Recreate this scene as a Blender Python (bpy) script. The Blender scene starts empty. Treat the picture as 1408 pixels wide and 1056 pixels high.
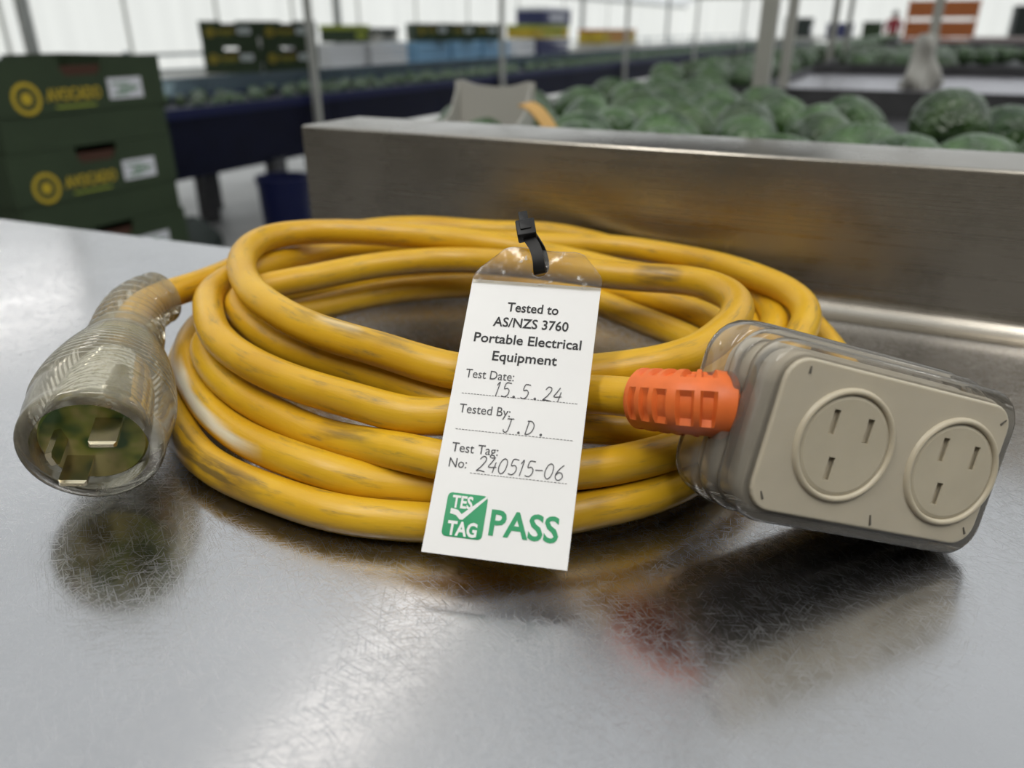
import bpy, bmesh, math, random
from mathutils import Vector, Matrix, Euler
random.seed(7)
scene = bpy.context.scene
C = scene.collection

# ------------------------------------------------------------------ camera, world, exposure
TZ = 0.90                      # table top height above the floor
PITCH = math.radians(24.782)
YAW = math.radians(26.0)
FPX = 1057.0
cam_data = bpy.data.cameras.new('camera')
cam_data.sensor_width = 36.0
cam_data.lens = FPX / 1408.0 * 36.0
cam_data.clip_start = 0.005
cam_data.clip_end = 200.0
cam_data.dof.use_dof = True
cam_data.dof.focus_distance = 0.222
cam_data.dof.aperture_fstop = 9.6
cam = bpy.data.objects.new('camera', cam_data)
C.objects.link(cam)
cam.location = (0, 0, TZ + 0.13)
cam.rotation_euler = (math.radians(90) - PITCH, 0, YAW)
scene.camera = cam

world = bpy.data.worlds.new('overcast_sky')
scene.world = world
world.use_nodes = True
bg = world.node_tree.nodes['Background']
bg.inputs['Color'].default_value = (0.93, 0.97, 1.0, 1)
bg.inputs['Strength'].default_value = 1.08

vs = scene.view_settings
vs.view_transform = 'Standard'
vs.look = 'None'
vs.exposure = 0.0
vs.gamma = 1.0
vs.use_curve_mapping = False
scene.cycles.use_denoising = True
scene.cycles.max_bounces = 9
scene.cycles.diffuse_bounces = 3
scene.cycles.glossy_bounces = 4
scene.cycles.transmission_bounces = 8
scene.cycles.use_adaptive_sampling = True
scene.cycles.adaptive_threshold = 0.02
scene.cycles.caustics_reflective = False
scene.cycles.caustics_refractive = False
scene.cycles.sample_clamp_indirect = 6.0

# ------------------------------------------------------------------ materials
MATS = {}
def principled(name, col, rough=0.5, metal=0.0, spec=0.5, trans=0.0, ior=1.45, emit=None, emit_s=0.0, noise=0.0, nscale=8.0, bump=0.0, bscale=60.0, coat=0.0, sss=0.0, alpha=1.0):
    m = bpy.data.materials.new(name)
    m.use_nodes = True
    nt = m.node_tree
    b = nt.nodes['Principled BSDF']
    b.inputs['Base Color'].default_value = (*col, 1)
    b.inputs['Roughness'].default_value = rough
    b.inputs['Metallic'].default_value = metal
    b.inputs['Specular IOR Level'].default_value = spec
    b.inputs['Transmission Weight'].default_value = trans
    b.inputs['IOR'].default_value = ior
    b.inputs['Coat Weight'].default_value = coat
    b.inputs['Alpha'].default_value = alpha
    if sss:
        b.inputs['Subsurface Weight'].default_value = sss
        b.inputs['Subsurface Radius'].default_value = (1, .8, .5)
        b.inputs['Subsurface Scale'].default_value = 0.004
    if emit:
        b.inputs['Emission Color'].default_value = (*emit, 1)
        b.inputs['Emission Strength'].default_value = emit_s
    tc = None
    if noise or bump:
        tc = nt.nodes.new('ShaderNodeTexCoord')
    if noise:
        n = nt.nodes.new('ShaderNodeTexNoise'); n.inputs['Scale'].default_value = nscale; n.inputs['Detail'].default_value = 4
        nt.links.new(tc.outputs['Object'], n.inputs['Vector'])
        r = nt.nodes.new('ShaderNodeMapRange')
        r.inputs['From Min'].default_value = 0.3; r.inputs['From Max'].default_value = 0.7
        r.inputs['To Min'].default_value = 1 - noise; r.inputs['To Max'].default_value = 1 + noise
        nt.links.new(n.outputs['Fac'], r.inputs['Value'])
        mx = nt.nodes.new('ShaderNodeVectorMath'); mx.operation = 'SCALE'
        mx.inputs[0].default_value = col
        nt.links.new(r.outputs['Result'], mx.inputs['Scale'])
        nt.links.new(mx.outputs['Vector'], b.inputs['Base Color'])
    if bump:
        n2 = nt.nodes.new('ShaderNodeTexNoise'); n2.inputs['Scale'].default_value = bscale; n2.inputs['Detail'].default_value = 3
        nt.links.new(tc.outputs['Object'], n2.inputs['Vector'])
        bp = nt.nodes.new('ShaderNodeBump'); bp.inputs['Strength'].default_value = bump; bp.inputs['Distance'].default_value = 0.002
        nt.links.new(n2.outputs['Fac'], bp.inputs['Height'])
        nt.links.new(bp.outputs['Normal'], b.inputs['Normal'])
    MATS[name] = m
    return m

def fabric(name, col, rgh=0.9, tfac=0.7, streak=0.05):
    """white tunnel cloth: lets daylight through"""
    m = bpy.data.materials.new(name); m.use_nodes = True
    nt = m.node_tree; nt.nodes.clear()
    out = nt.nodes.new('ShaderNodeOutputMaterial')
    tr = nt.nodes.new('ShaderNodeBsdfTranslucent'); df = nt.nodes.new('ShaderNodeBsdfDiffuse')
    mix = nt.nodes.new('ShaderNodeMixShader'); mix.inputs[0].default_value = 1 - tfac
    tc = nt.nodes.new('ShaderNodeTexCoord'); mp = nt.nodes.new('ShaderNodeMapping')
    mp.inputs['Scale'].default_value = (1.3, 1.3, 0.05)
    n = nt.nodes.new('ShaderNodeTexNoise'); n.inputs['Scale'].default_value = 2.2; n.inputs['Detail'].default_value = 5
    r = nt.nodes.new('ShaderNodeMapRange'); r.inputs['From Min'].default_value = .3; r.inputs['From Max'].default_value = .7
    r.inputs['To Min'].default_value = 1 - streak; r.inputs['To Max'].default_value = 1.0
    v = nt.nodes.new('ShaderNodeVectorMath'); v.operation = 'SCALE'; v.inputs[0].default_value = col
    L = nt.links.new
    L(tc.outputs['Object'], mp.inputs['Vector']); L(mp.outputs['Vector'], n.inputs['Vector']); L(n.outputs['Fac'], r.inputs['Value'])
    L(r.outputs['Result'], v.inputs['Scale']); L(v.outputs['Vector'], tr.inputs['Color']); L(v.outputs['Vector'], df.inputs['Color'])
    L(tr.outputs[0], mix.inputs[1]); L(df.outputs[0], mix.inputs[2]); L(mix.outputs[0], out.inputs['Surface'])
    MATS[name] = m
    return m

def steel(name, col=(.60, .60, .60), rough=.27, brushed=None, scratch=True):
    m = bpy.data.materials.new(name); m.use_nodes = True
    nt = m.node_tree; b = nt.nodes['Principled BSDF']; L = nt.links.new
    b.inputs['Metallic'].default_value = 1.0
    tc = nt.nodes.new('ShaderNodeTexCoord')
    def noise(scale, vec, detail=4, rough_=.55):
        n = nt.nodes.new('ShaderNodeTexNoise'); n.inputs['Scale'].default_value = scale
        n.inputs['Detail'].default_value = detail; n.inputs['Roughness'].default_value = rough_
        L(vec, n.inputs['Vector']); return n.outputs['Fac']
    def mrange(val, a, c_, lo, hi):
        r = nt.nodes.new('ShaderNodeMapRange')
        for k_, x in zip(('From Min', 'From Max', 'To Min', 'To Max'), (a, c_, lo, hi)): r.inputs[k_].default_value = x
        L(val, r.inputs['Value']); return r.outputs['Result']
    def math_(op, a, b_):
        n = nt.nodes.new('ShaderNodeMath'); n.operation = op
        for i, x in enumerate((a, b_)):
            if isinstance(x, (int, float)): n.inputs[i].default_value = x
            else: L(x, n.inputs[i])
        return n.outputs[0]
    obj = tc.outputs['Object']
    big = noise(9, obj, 5)
    v = nt.nodes.new('ShaderNodeVectorMath'); v.operation = 'SCALE'; v.inputs[0].default_value = col
    L(mrange(big, .3, .7, .92, 1.06), v.inputs['Scale']); L(v.outputs['Vector'], b.inputs['Base Color'])
    rgh = mrange(noise(22, obj, 5), .3, .7, rough * .82, rough * 1.25)
    height = None
    if scratch:
        warp = nt.nodes.new('ShaderNodeTexNoise'); warp.inputs['Scale'].default_value = 7; L(obj, warp.inputs['Vector'])
        wv = nt.nodes.new('ShaderNodeVectorMath'); wv.operation = 'SCALE'; wv.inputs['Scale'].default_value = .06
        L(warp.outputs['Color'], wv.inputs[0])
        add = nt.nodes.new('ShaderNodeVectorMath'); add.operation = 'ADD'; L(obj, add.inputs[0]); L(wv.outputs['Vector'], add.inputs[1])
        for i, (ang, sc, th) in enumerate(((28, 3600, .62), (64, 4400, .64), (105, 3900, .65), (150, 4200, .62), (8, 5200, .64))):
            mp = nt.nodes.new('ShaderNodeMapping'); mp.inputs['Rotation'].default_value = (0, 0, math.radians(ang))
            mp.inputs['Location'].default_value = (i * 3.1, i * 1.7, 0)
            mp2 = nt.nodes.new('ShaderNodeMapping'); mp2.inputs['Scale'].default_value = (.04, 1, .02)
            L(add.outputs['Vector'], mp.inputs['Vector']); L(mp.outputs['Vector'], mp2.inputs['Vector'])
            s_ = mrange(noise(sc, mp2.outputs['Vector'], 1, .4), th, th + .06, 0, 1)
            height = s_ if height is None else math_('MAXIMUM', height, s_)
        rgh = math_('ADD', rgh, math_('MULTIPLY', height, .12))
    if brushed is not None:
        mp = nt.nodes.new('ShaderNodeMapping'); mp.inputs['Scale'].default_value = brushed
        L(obj, mp.inputs['Vector'])
        br = noise(1, mp.outputs['Vector'], 6, .7)
        rgh = math_('ADD', rgh, mrange(br, .3, .7, -.05, .08))
        height = br if height is None else math_('ADD', height, math_('MULTIPLY', br, .6))
    L(rgh, b.inputs['Roughness'])
    if height is not None:
        bp = nt.nodes.new('ShaderNodeBump'); bp.inputs['Strength'].default_value = .15; bp.inputs['Distance'].default_value = .00008
        L(height, bp.inputs['Height']); L(bp.outputs['Normal'], b.inputs['Normal'])
    MATS[name] = m
    return m

def cable_material():
    m = bpy.data.materials.new('yellow_cable'); m.use_nodes = True
    nt = m.node_tree; b = nt.nodes['Principled BSDF']; L = nt.links.new
    uv = nt.nodes.new('ShaderNodeUVMap'); uv.uv_map = 'UVMap'
    tc = nt.nodes.new('ShaderNodeTexCoord')
    def noise(scale, vec, detail=4):
        n = nt.nodes.new('ShaderNodeTexNoise'); n.inputs['Scale'].default_value = scale; n.inputs['Detail'].default_value = detail
        L(vec, n.inputs['Vector']); return n.outputs['Fac']
    def mrange(val, a, c_, lo, hi):
        r = nt.nodes.new('ShaderNodeMapRange')
        for k_, x in zip(('From Min', 'From Max', 'To Min', 'To Max'), (a, c_, lo, hi)): r.inputs[k_].default_value = x
        L(val, r.inputs['Value']); return r.outputs['Result']
    def mixc(fac, a, b_):
        n = nt.nodes.new('ShaderNodeMix'); n.data_type = 'RGBA'
        if isinstance(fac, float): n.inputs[0].default_value = fac
        else: L(fac, n.inputs[0])
        for i, x in ((6, a), (7, b_)):
            if isinstance(x, tuple): n.inputs[i].default_value = (*x, 1)
            else: L(x, n.inputs[i])
        return n.outputs[2]
    def mul(a, b_):
        n = nt.nodes.new('ShaderNodeMath'); n.operation = 'MULTIPLY'
        for i, x in enumerate((a, b_)):
            if isinstance(x, float): n.inputs[i].default_value = x
            else: L(x, n.inputs[i])
        return n.outputs[0]
    mp = nt.nodes.new('ShaderNodeMapping'); mp.inputs['Scale'].default_value = (60, 14, 1); L(uv.outputs[0], mp.inputs['Vector'])
    mp2 = nt.nodes.new('ShaderNodeMapping'); mp2.inputs['Scale'].default_value = (220, 60, 1); L(uv.outputs[0], mp2.inputs['Vector'])
    base = mixc(mrange(noise(30, tc.outputs['Object']), .35, .65, 0, 1), (.61, .335, .010), (.74, .44, .018))
    # grimy smears and scuffs rubbed into the sheath
    smear = mul(mrange(noise(1, mp.outputs['Vector'], 5), .55, .72, 0, 1), mrange(noise(2, mp2.outputs['Vector'], 3), .35, .6, .25, 1))
    c1 = mixc(mul(smear, .72), base, (.17, .13, .06))
    a1 = nt.nodes.new('ShaderNodeAttribute'); a1.attribute_name = 'stain'
    st = mul(a1.outputs['Fac'], mrange(noise(1, mp.outputs['Vector'], 5), .38, .55, .15, 1))
    c2 = mixc(mul(st, .8), c1, (.10, .07, .03))
    a2 = nt.nodes.new('ShaderNodeAttribute'); a2.attribute_name = 'wear'
    c3 = mixc(a2.outputs['Fac'], c2, (.86, .80, .62))
    L(c3, b.inputs['Base Color'])
    L(mrange(noise(1.5, mp2.outputs['Vector'], 4), .3, .7, .30, .46), b.inputs['Roughness'])
    bp = nt.nodes.new('ShaderNodeBump'); bp.inputs['Strength'].default_value = .25; bp.inputs['Distance'].default_value = .0002
    L(noise(1, mp2.outputs['Vector'], 3), bp.inputs['Height']); L(bp.outputs['Normal'], b.inputs['Normal'])
    b.inputs['Subsurface Weight'].default_value = .08
    b.inputs['Subsurface Radius'].default_value = (1, .6, .1); b.inputs['Subsurface Scale'].default_value = .003
    MATS['cable'] = m
    return m

def avocado_material(name, dark, light):
    m = bpy.data.materials.new(name); m.use_nodes = True
    nt = m.node_tree; b = nt.nodes['Principled BSDF']; L = nt.links.new
    tc = nt.nodes.new('ShaderNodeTexCoord'); oi = nt.nodes.new('ShaderNodeObjectInfo')
    av = nt.nodes.new('ShaderNodeVectorMath'); av.operation = 'ADD'; L(tc.outputs['Object'], av.inputs[0])
    sc = nt.nodes.new('ShaderNodeVectorMath'); sc.operation = 'SCALE'; L(oi.outputs['Location'], sc.inputs[0]); sc.inputs['Scale'].default_value = 3.0
    L(sc.outputs['Vector'], av.inputs[1])
    n = nt.nodes.new('ShaderNodeTexNoise'); n.inputs['Scale'].default_value = 34; n.inputs['Detail'].default_value = 4; L(av.outputs['Vector'], n.inputs['Vector'])
    r = nt.nodes.new('ShaderNodeMapRange'); r.inputs['From Min'].default_value = .35; r.inputs['From Max'].default_value = .68; L(n.outputs['Fac'], r.inputs['Value'])
    mx = nt.nodes.new('ShaderNodeMix'); mx.data_type = 'RGBA'; mx.inputs[6].default_value = (*dark, 1); mx.inputs[7].default_value = (*light, 1)
    L(r.outputs['Result'], mx.inputs[0]); L(mx.outputs[2], b.inputs['Base Color'])
    vo = nt.nodes.new('ShaderNodeTexVoronoi'); vo.inputs['Scale'].default_value = 190; L(av.outputs['Vector'], vo.inputs['Vector'])
    n3 = nt.nodes.new('ShaderNodeTexNoise'); n3.inputs['Scale'].default_value = 55; n3.inputs['Detail'].default_value = 2; L(av.outputs['Vector'], n3.inputs['Vector'])
    ad = nt.nodes.new('ShaderNodeMath'); ad.operation = 'MULTIPLY_ADD'; L(n3.outputs['Fac'], ad.inputs[0]); ad.inputs[1].default_value = 4.0; L(vo.outputs['Distance'], ad.inputs[2])
    bp = nt.nodes.new('ShaderNodeBump'); bp.inputs['Strength'].default_value = .55; bp.inputs['Distance'].default_value = .004
    L(ad.outputs[0], bp.inputs['Height']); L(bp.outputs['Normal'], b.inputs['Normal'])
    b.inputs['Roughness'].default_value = .30; b.inputs['Specular IOR Level'].default_value = .75
    MATS[name] = m

def clear_plastic(name, tint, rough, milky, milk_col, bump=.15, bscale=120):
    """scuffed clear plastic: see-through with a fresnel gloss and a little milky scatter"""
    m = bpy.data.materials.new(name); m.use_nodes = True
    nt = m.node_tree; nt.nodes.clear(); L = nt.links.new
    out = nt.nodes.new('ShaderNodeOutputMaterial')
    t = nt.nodes.new('ShaderNodeBsdfTransparent'); t.inputs[0].default_value = (*tint, 1)
    gl = nt.nodes.new('ShaderNodeBsdfGlossy'); gl.inputs['Roughness'].default_value = rough
    d = nt.nodes.new('ShaderNodeBsdfDiffuse'); d.inputs['Color'].default_value = (*milk_col, 1)
    tl_ = nt.nodes.new('ShaderNodeBsdfTranslucent'); tl_.inputs['Color'].default_value = (*milk_col, 1)
    dm = nt.nodes.new('ShaderNodeMixShader'); dm.inputs[0].default_value = .35; L(d.outputs[0], dm.inputs[1]); L(tl_.outputs[0], dm.inputs[2])
    tc = nt.nodes.new('ShaderNodeTexCoord')
    n = nt.nodes.new('ShaderNodeTexNoise'); n.inputs['Scale'].default_value = bscale; n.inputs['Detail'].default_value = 4; L(tc.outputs['Object'], n.inputs['Vector'])
    r = nt.nodes.new('ShaderNodeMapRange'); r.inputs['From Min'].default_value = .3; r.inputs['From Max'].default_value = .75
    r.inputs['To Min'].default_value = milky * .85; r.inputs['To Max'].default_value = min(1, milky * 1.15); L(n.outputs['Fac'], r.inputs['Value'])
    bp = nt.nodes.new('ShaderNodeBump'); bp.inputs['Strength'].default_value = bump; bp.inputs['Distance'].default_value = .0010
    L(n.outputs['Fac'], bp.inputs['Height']); L(bp.outputs['Normal'], gl.inputs['Normal'])
    fr = nt.nodes.new('ShaderNodeFresnel'); fr.inputs[0].default_value = 1.5; L(bp.outputs['Normal'], fr.inputs['Normal'])
    m0 = nt.nodes.new('ShaderNodeMixShader'); L(r.outputs['Result'], m0.inputs[0]); L(t.outputs[0], m0.inputs[1]); L(dm.outputs[0], m0.inputs[2])
    m1 = nt.nodes.new('ShaderNodeMixShader'); L(fr.outputs[0], m1.inputs[0]); L(m0.outputs[0], m1.inputs[1]); L(gl.outputs[0], m1.inputs[2])
    L(m1.outputs[0], out.inputs['Surface'])
    MATS[name] = m

fabric('wall_cloth', (.95, .935, .875), tfac=.80, streak=.10)
fabric('roof_cloth', (.93, .93, .92), tfac=.70, streak=.06)
principled('back_sheet', (.16, .15, .13), .8, noise=.1)
principled('concrete', (.55, .55, .54), .45, noise=.12, nscale=3, bump=.2)
steel('table_steel', (.62, .615, .625), .165)
steel('upstand_steel', (.40, .372, .325), .25, brushed=(3, 3, 900), scratch=False)
steel('bed_steel', (.42, .40, .44), .30, scratch=False)
principled('galvanised', (.42, .43, .41), .42, metal=.7, noise=.12, nscale=30)
principled('pale_post', (.50, .50, .46), .5, metal=.3, noise=.08)
principled('dark_steel', (.075, .075, .08), .5, metal=.3, noise=.2, nscale=20)
principled('dark_beam', (.20, .19, .16), .6)
principled('white_rim', (.62, .62, .60), .4, noise=.25, nscale=14)
principled('navy_panel', (.0022, .0035, .018), .6, spec=.2, noise=.2)
principled('blue_lip', (.005, .009, .06), .45, spec=.3)
principled('rail_teal', (.16, .22, .25), .4, metal=.4)
principled('box_green', (.030, .050, .022), .75, noise=.10, nscale=12)
principled('box_inside', (.07, .03, .018), .85)
principled('print_yellow', (.52, .38, .02), .6)
principled('print_lime', (.30, .36, .03), .6)
principled('label_white', (.72, .73, .78), .6)
principled('ink_grey', (.16, .16, .18), .6)
principled('ink_green', (.06, .20, .07), .6)
principled('crate_white', (.75, .76, .78), .5)
principled('crate_lightblue', (.22, .42, .62), .4)
principled('crate_yellow', (.50, .36, .03), .55, noise=.2)
principled('crate_navy', (.04, .045, .14), .5)
principled('crate_orange', (.55, .17, .05), .5)
principled('crate_dark', (.03, .04, .035), .6)
principled('crate_grey', (.50, .49, .45), .5)
principled('tarp_pink', (.55, .46, .44), .7)
principled('tan_card', (.60, .36, .12), .7)
principled('red_cloth', (.25, .03, .04), .9)
principled('hair', (.015, .012, .01), .8)
principled('skin', (.45, .27, .19), .6)
principled('trousers', (.03, .03, .05), .9)
principled('lamp_housing', (.7, .7, .7), .5)
principled('tube_light', (1, 1, 1), .5, emit=(1, .97, .92), emit_s=2.0)
avocado_material('avocado_skin', (.018, .052, .012), (.085, .175, .05))
avocado_material('avocado_dark', (.018, .045, .010), (.06, .12, .03))
cable_material()
clear_plastic('plug_clear', (.97, .95, .87), .07, .30, (.84, .78, .58), .30, 90)
clear_plastic('socket_clear', (.97, .95, .91), .06, .24, (.76, .71, .62), .45, 70)
principled('socket_panel', (.54, .485, .375), .38, noise=.05, nscale=60, bump=.08, bscale=90, sss=.15)
principled('outlet_cream', (.54, .48, .36), .36, noise=.05, nscale=80, sss=.15)
principled('socket_core', (.58, .54, .46), .5, noise=.10, nscale=90)
principled('mark_dark', (.12, .11, .09), .6)
principled('plug_face', (.30, .33, .05), .35, noise=.0)
principled('brass', (.62, .56, .40), .22, metal=1.0)
principled('strain_orange', (.80, .17, .035), .42, noise=.08, nscale=200, sss=.1)
principled('strain_pocket', (.42, .07, .015), .55)
principled('card_white', (.83, .83, .82), .35, noise=.02, nscale=30)
principled('print_black', (.02, .02, .022), .6)
principled('print_grey', (.07, .07, .075), .6)
principled('pen_ink', (.08, .08, .09), .6)
principled('badge_green', (.012, .30, .115), .45)
principled('tie_black', (.008, .008, .008), .42, spec=.35)
clear_plastic('guard_clear', (.80, .90, .95), .1, .35, (.30, .42, .52), .05, 5)
# mottled green and yellow plug face
def plug_face_mat():
    m = MATS['plug_face']; nt = m.node_tree; b = nt.nodes['Principled BSDF']; L = nt.links.new
    tc = nt.nodes.new('ShaderNodeTexCoord'); n = nt.nodes.new('ShaderNodeTexNoise'); n.inputs['Scale'].default_value = 95; n.inputs['Detail'].default_value = 2
    L(tc.outputs['Object'], n.inputs['Vector'])
    cr = nt.nodes.new('ShaderNodeValToRGB'); L(n.outputs['Fac'], cr.inputs[0])
    e = cr.color_ramp.elements; e[0].position = .38; e[0].color = (.06, .13, .03, 1); e[1].position = .62; e[1].color = (.68, .58, .22, 1)
    k = cr.color_ramp.elements.new(.5); k.color = (.36, .38, .07, 1)
    L(cr.outputs[0], b.inputs['Base Color'])
plug_face_mat()
def laminate_mat():
    m = bpy.data.materials.new('laminate'); m.use_nodes = True
    nt = m.node_tree; nt.nodes.clear(); L = nt.links.new
    out = nt.nodes.new('ShaderNodeOutputMaterial'); t = nt.nodes.new('ShaderNodeBsdfTransparent'); t.inputs[0].default_value = (.90, .88, .84, 1)
    g = nt.nodes.new('ShaderNodeBsdfPrincipled'); g.inputs['Base Color'].default_value = (.8, .78, .74, 1); g.inputs['Roughness'].default_value = .12
    gl = nt.nodes.new('ShaderNodeBsdfGlossy'); gl.inputs['Roughness'].default_value = .12
    tc = nt.nodes.new('ShaderNodeTexCoord')
    n = nt.nodes.new('ShaderNodeTexNoise'); n.inputs['Scale'].default_value = 420; n.inputs['Detail'].default_value = 5; L(tc.outputs['Object'], n.inputs['Vector'])
    n2 = nt.nodes.new('ShaderNodeTexNoise'); n2.inputs['Scale'].default_value = 130; L(tc.outputs['Object'], n2.inputs['Vector'])
    r = nt.nodes.new('ShaderNodeMapRange'); r.inputs['From Min'].default_value = .58; r.inputs['From Max'].default_value = .72; r.inputs['To Min'].default_value = .03; r.inputs['To Max'].default_value = .75; L(n.outputs['Fac'], r.inputs['Value'])
    r2 = nt.nodes.new('ShaderNodeMapRange'); r2.inputs['From Min'].default_value = .5; r2.inputs['From Max'].default_value = .62; r2.inputs['To Min'].default_value = 0.15; L(n2.outputs['Fac'], r2.inputs['Value'])
    mu = nt.nodes.new('ShaderNodeMath'); mu.operation = 'MULTIPLY'; L(r.outputs[0], mu.inputs[0]); L(r2.outputs[0], mu.inputs[1])
    bp = nt.nodes.new('ShaderNodeBump'); bp.inputs['Strength'].default_value = .4; bp.inputs['Distance'].default_value = .0008; L(n2.outputs['Fac'], bp.inputs['Height'])
    L(bp.outputs[0], gl.inputs['Normal'])
    fr = nt.nodes.new('ShaderNodeFresnel'); fr.inputs[0].default_value = 1.5; L(bp.outputs[0], fr.inputs['Normal'])
    m1 = nt.nodes.new('ShaderNodeMixShader'); m2 = nt.nodes.new('ShaderNodeMixShader')
    L(fr.outputs[0], m1.inputs[0]); L(t.outputs[0], m1.inputs[1]); L(gl.outputs[0], m1.inputs[2])
    L(mu.outputs[0], m2.inputs[0]); L(m1.outputs[0], m2.inputs[1]); L(g.outputs[0], m2.inputs[2]); L(m2.outputs[0], out.inputs['Surface'])
    MATS['laminate'] = m
laminate_mat()

# ------------------------------------------------------------------ mesh helpers
class MB:
    def __init__(self): self.v = []; self.f = []
    def add(self, vs, fs):
        o = len(self.v); self.v += [tuple(x) for x in vs]; self.f += [tuple(i + o for i in f) for f in fs]; return self
    def box(self, x0, x1, y0, y1, z0, z1):
        vs = [(x, y, z) for x in (x0, x1) for y in (y0, y1) for z in (z0, z1)]
        return self.add(vs, [(0, 1, 3, 2), (4, 6, 7, 5), (0, 4, 5, 1), (2, 3, 7, 6), (0, 2, 6, 4), (1, 5, 7, 3)])
    def prism(self, poly, fn, d0, d1):
        """extrude 2d polygon (counter-clockwise seen from +d) ; fn(a, b, d) -> xyz"""
        n = len(poly)
        vs = [fn(a, b, d0) for a, b in poly] + [fn(a, b, d1) for a, b in poly]
        fs = [tuple(range(n - 1, -1, -1)), tuple(range(n, 2 * n))] + [(i, (i + 1) % n, n + (i + 1) % n, n + i) for i in range(n)]
        return self.add(vs, fs)
    def tube(self, pts, r, n=12, cap=True):
        pts = [Vector(p) for p in pts]; rs = r if isinstance(r, (list, tuple)) else [r] * len(pts)
        fr = frames(pts); o = len(self.v)
        vs = []
        for p, (u, w), rr in zip(pts, fr, rs):
            for k in range(n):
                a = 2 * math.pi * k / n; vs.append(p + u * (math.cos(a) * rr) + w * (math.sin(a) * rr))
        fs = []
        for i in range(len(pts) - 1):
            for k in range(n):
                k2 = (k + 1) % n; fs.append((i * n + k, i * n + k2, (i + 1) * n + k2, (i + 1) * n + k))
        if cap: fs += [tuple(range(n - 1, -1, -1)), tuple(range((len(pts) - 1) * n, len(pts) * n))]
        return self.add(vs, fs)
    def lathe(self, prof, n=32, axis='y', closed=False):
        """prof: list of (s, r) along the axis"""
        vs = []
        for s, r in prof:
            for k in range(n):
                a = 2 * math.pi * k / n; c_, s_ = r * math.cos(a), r * math.sin(a)
                vs.append((c_, s, s_) if axis == 'y' else (c_, s_, s))
        fs = []; m = len(prof)
        for i in range(m if closed else m - 1):
            j = (i + 1) % m
            for k in range(n):
                k2 = (k + 1) % n; q = (i * n + k, i * n + k2, j * n + k2, j * n + k)
                fs.append(q if axis == 'z' else q[::-1])
        if not closed:
            c0, c1 = tuple(range(n)), tuple(range((m - 1) * n, m * n))
            fs += [c0[::-1], c1] if axis == 'z' else [c0, c1[::-1]]
        return self.add(vs, fs)
    def slab(self, hw, hh, rad, y0, y1, bev=0.001, n=7, cx=0, cz=0):
        """rounded rectangle in x-z, extruded along y, edges bevelled"""
        def ring(inset):
            r = max(rad - inset, .0003); w, h = hw - inset, hh - inset; out = []
            for qx, qz, a0 in ((1, 1, 0), (-1, 1, 90), (-1, -1, 180), (1, -1, 270)):
                for i in range(n):
                    a = math.radians(a0 + 90 * i / (n - 1)); out.append((cx + qx * (w - r) + r * math.cos(a), cz + qz * (h - r) + r * math.sin(a)))
            return out
        lv = []
        for t in (0, 30, 60, 90):
            a = math.radians(t); lv.append((bev * (1 - math.sin(a)), y0 + bev * (1 - math.cos(a))))
        for t in (90, 60, 30, 0):
            a = math.radians(t); lv.append((bev * (1 - math.sin(a)), y1 - bev * (1 - math.cos(a))))
        vs = []; m = 4 * n
        for ins, y in lv: vs += [(x, y, z) for x, z in ring(ins)]
        fs = [tuple(range(m)), tuple(range((len(lv) - 1) * m, len(lv) * m))[::-1]]
        for i in range(len(lv) - 1):
            for k in range(m):
                k2 = (k + 1) % m; fs.append((i * m + k, (i + 1) * m + k, (i + 1) * m + k2, i * m + k2))
        return self.add(vs, fs)
    def stepped(self, lv, n=8):
        """stack of rounded rectangles: lv = [(half_w, half_h, corner_radius, y)], closed at both ends"""
        vs = []; m = 4 * n
        for w, h, r, y in lv:
            for qx, qz, a0 in ((1, 1, 0), (-1, 1, 90), (-1, -1, 180), (1, -1, 270)):
                for i in range(n):
                    a = math.radians(a0 + 90 * i / (n - 1)); vs.append((qx * (w - r) + r * math.cos(a), y, qz * (h - r) + r * math.sin(a)))
        fs = [tuple(range(m)), tuple(range((len(lv) - 1) * m, len(lv) * m))[::-1]]
        for i in range(len(lv) - 1):
            for k in range(m):
                k2 = (k + 1) % m; fs.append((i * m + k, (i + 1) * m + k, (i + 1) * m + k2, i * m + k2))
        return self.add(vs, fs)
    def mesh(self, name, mat, smooth=False):
        me = bpy.data.meshes.new(name); me.from_pydata(self.v, [], self.f); me.update()
        bm = bmesh.new(); bm.from_mesh(me); bmesh.ops.recalc_face_normals(bm, faces=bm.faces); bm.to_mesh(me); bm.free()
        if mat: me.materials.append(MATS[mat])
        if smooth:
            me.shade_smooth()
            me.set_sharp_from_angle(angle=math.radians(40 if smooth is True else smooth))
        return me
    def build(self, name, mat, parent=None, smooth=False, loc=None):
        o = bpy.data.objects.new(name, self.mesh(name, mat, smooth)); C.objects.link(o)
        if parent: o.parent = parent
        if loc is not None: o.location = loc
        return o

def frames(pts):
    n = len(pts); T = []
    for i in range(n):
        t = pts[min(i + 1, n - 1)] - pts[max(i - 1, 0)]; T.append(t.normalized())
    ref = Vector((0, 0, 1)) if abs(T[0].z) < .9 else Vector((1, 0, 0))
    u = (ref - T[0] * ref.dot(T[0])).normalized(); out = []
    for t in T:
        u = (u - t * u.dot(t)).normalized(); out.append((u, t.cross(u)))
    return out

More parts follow.
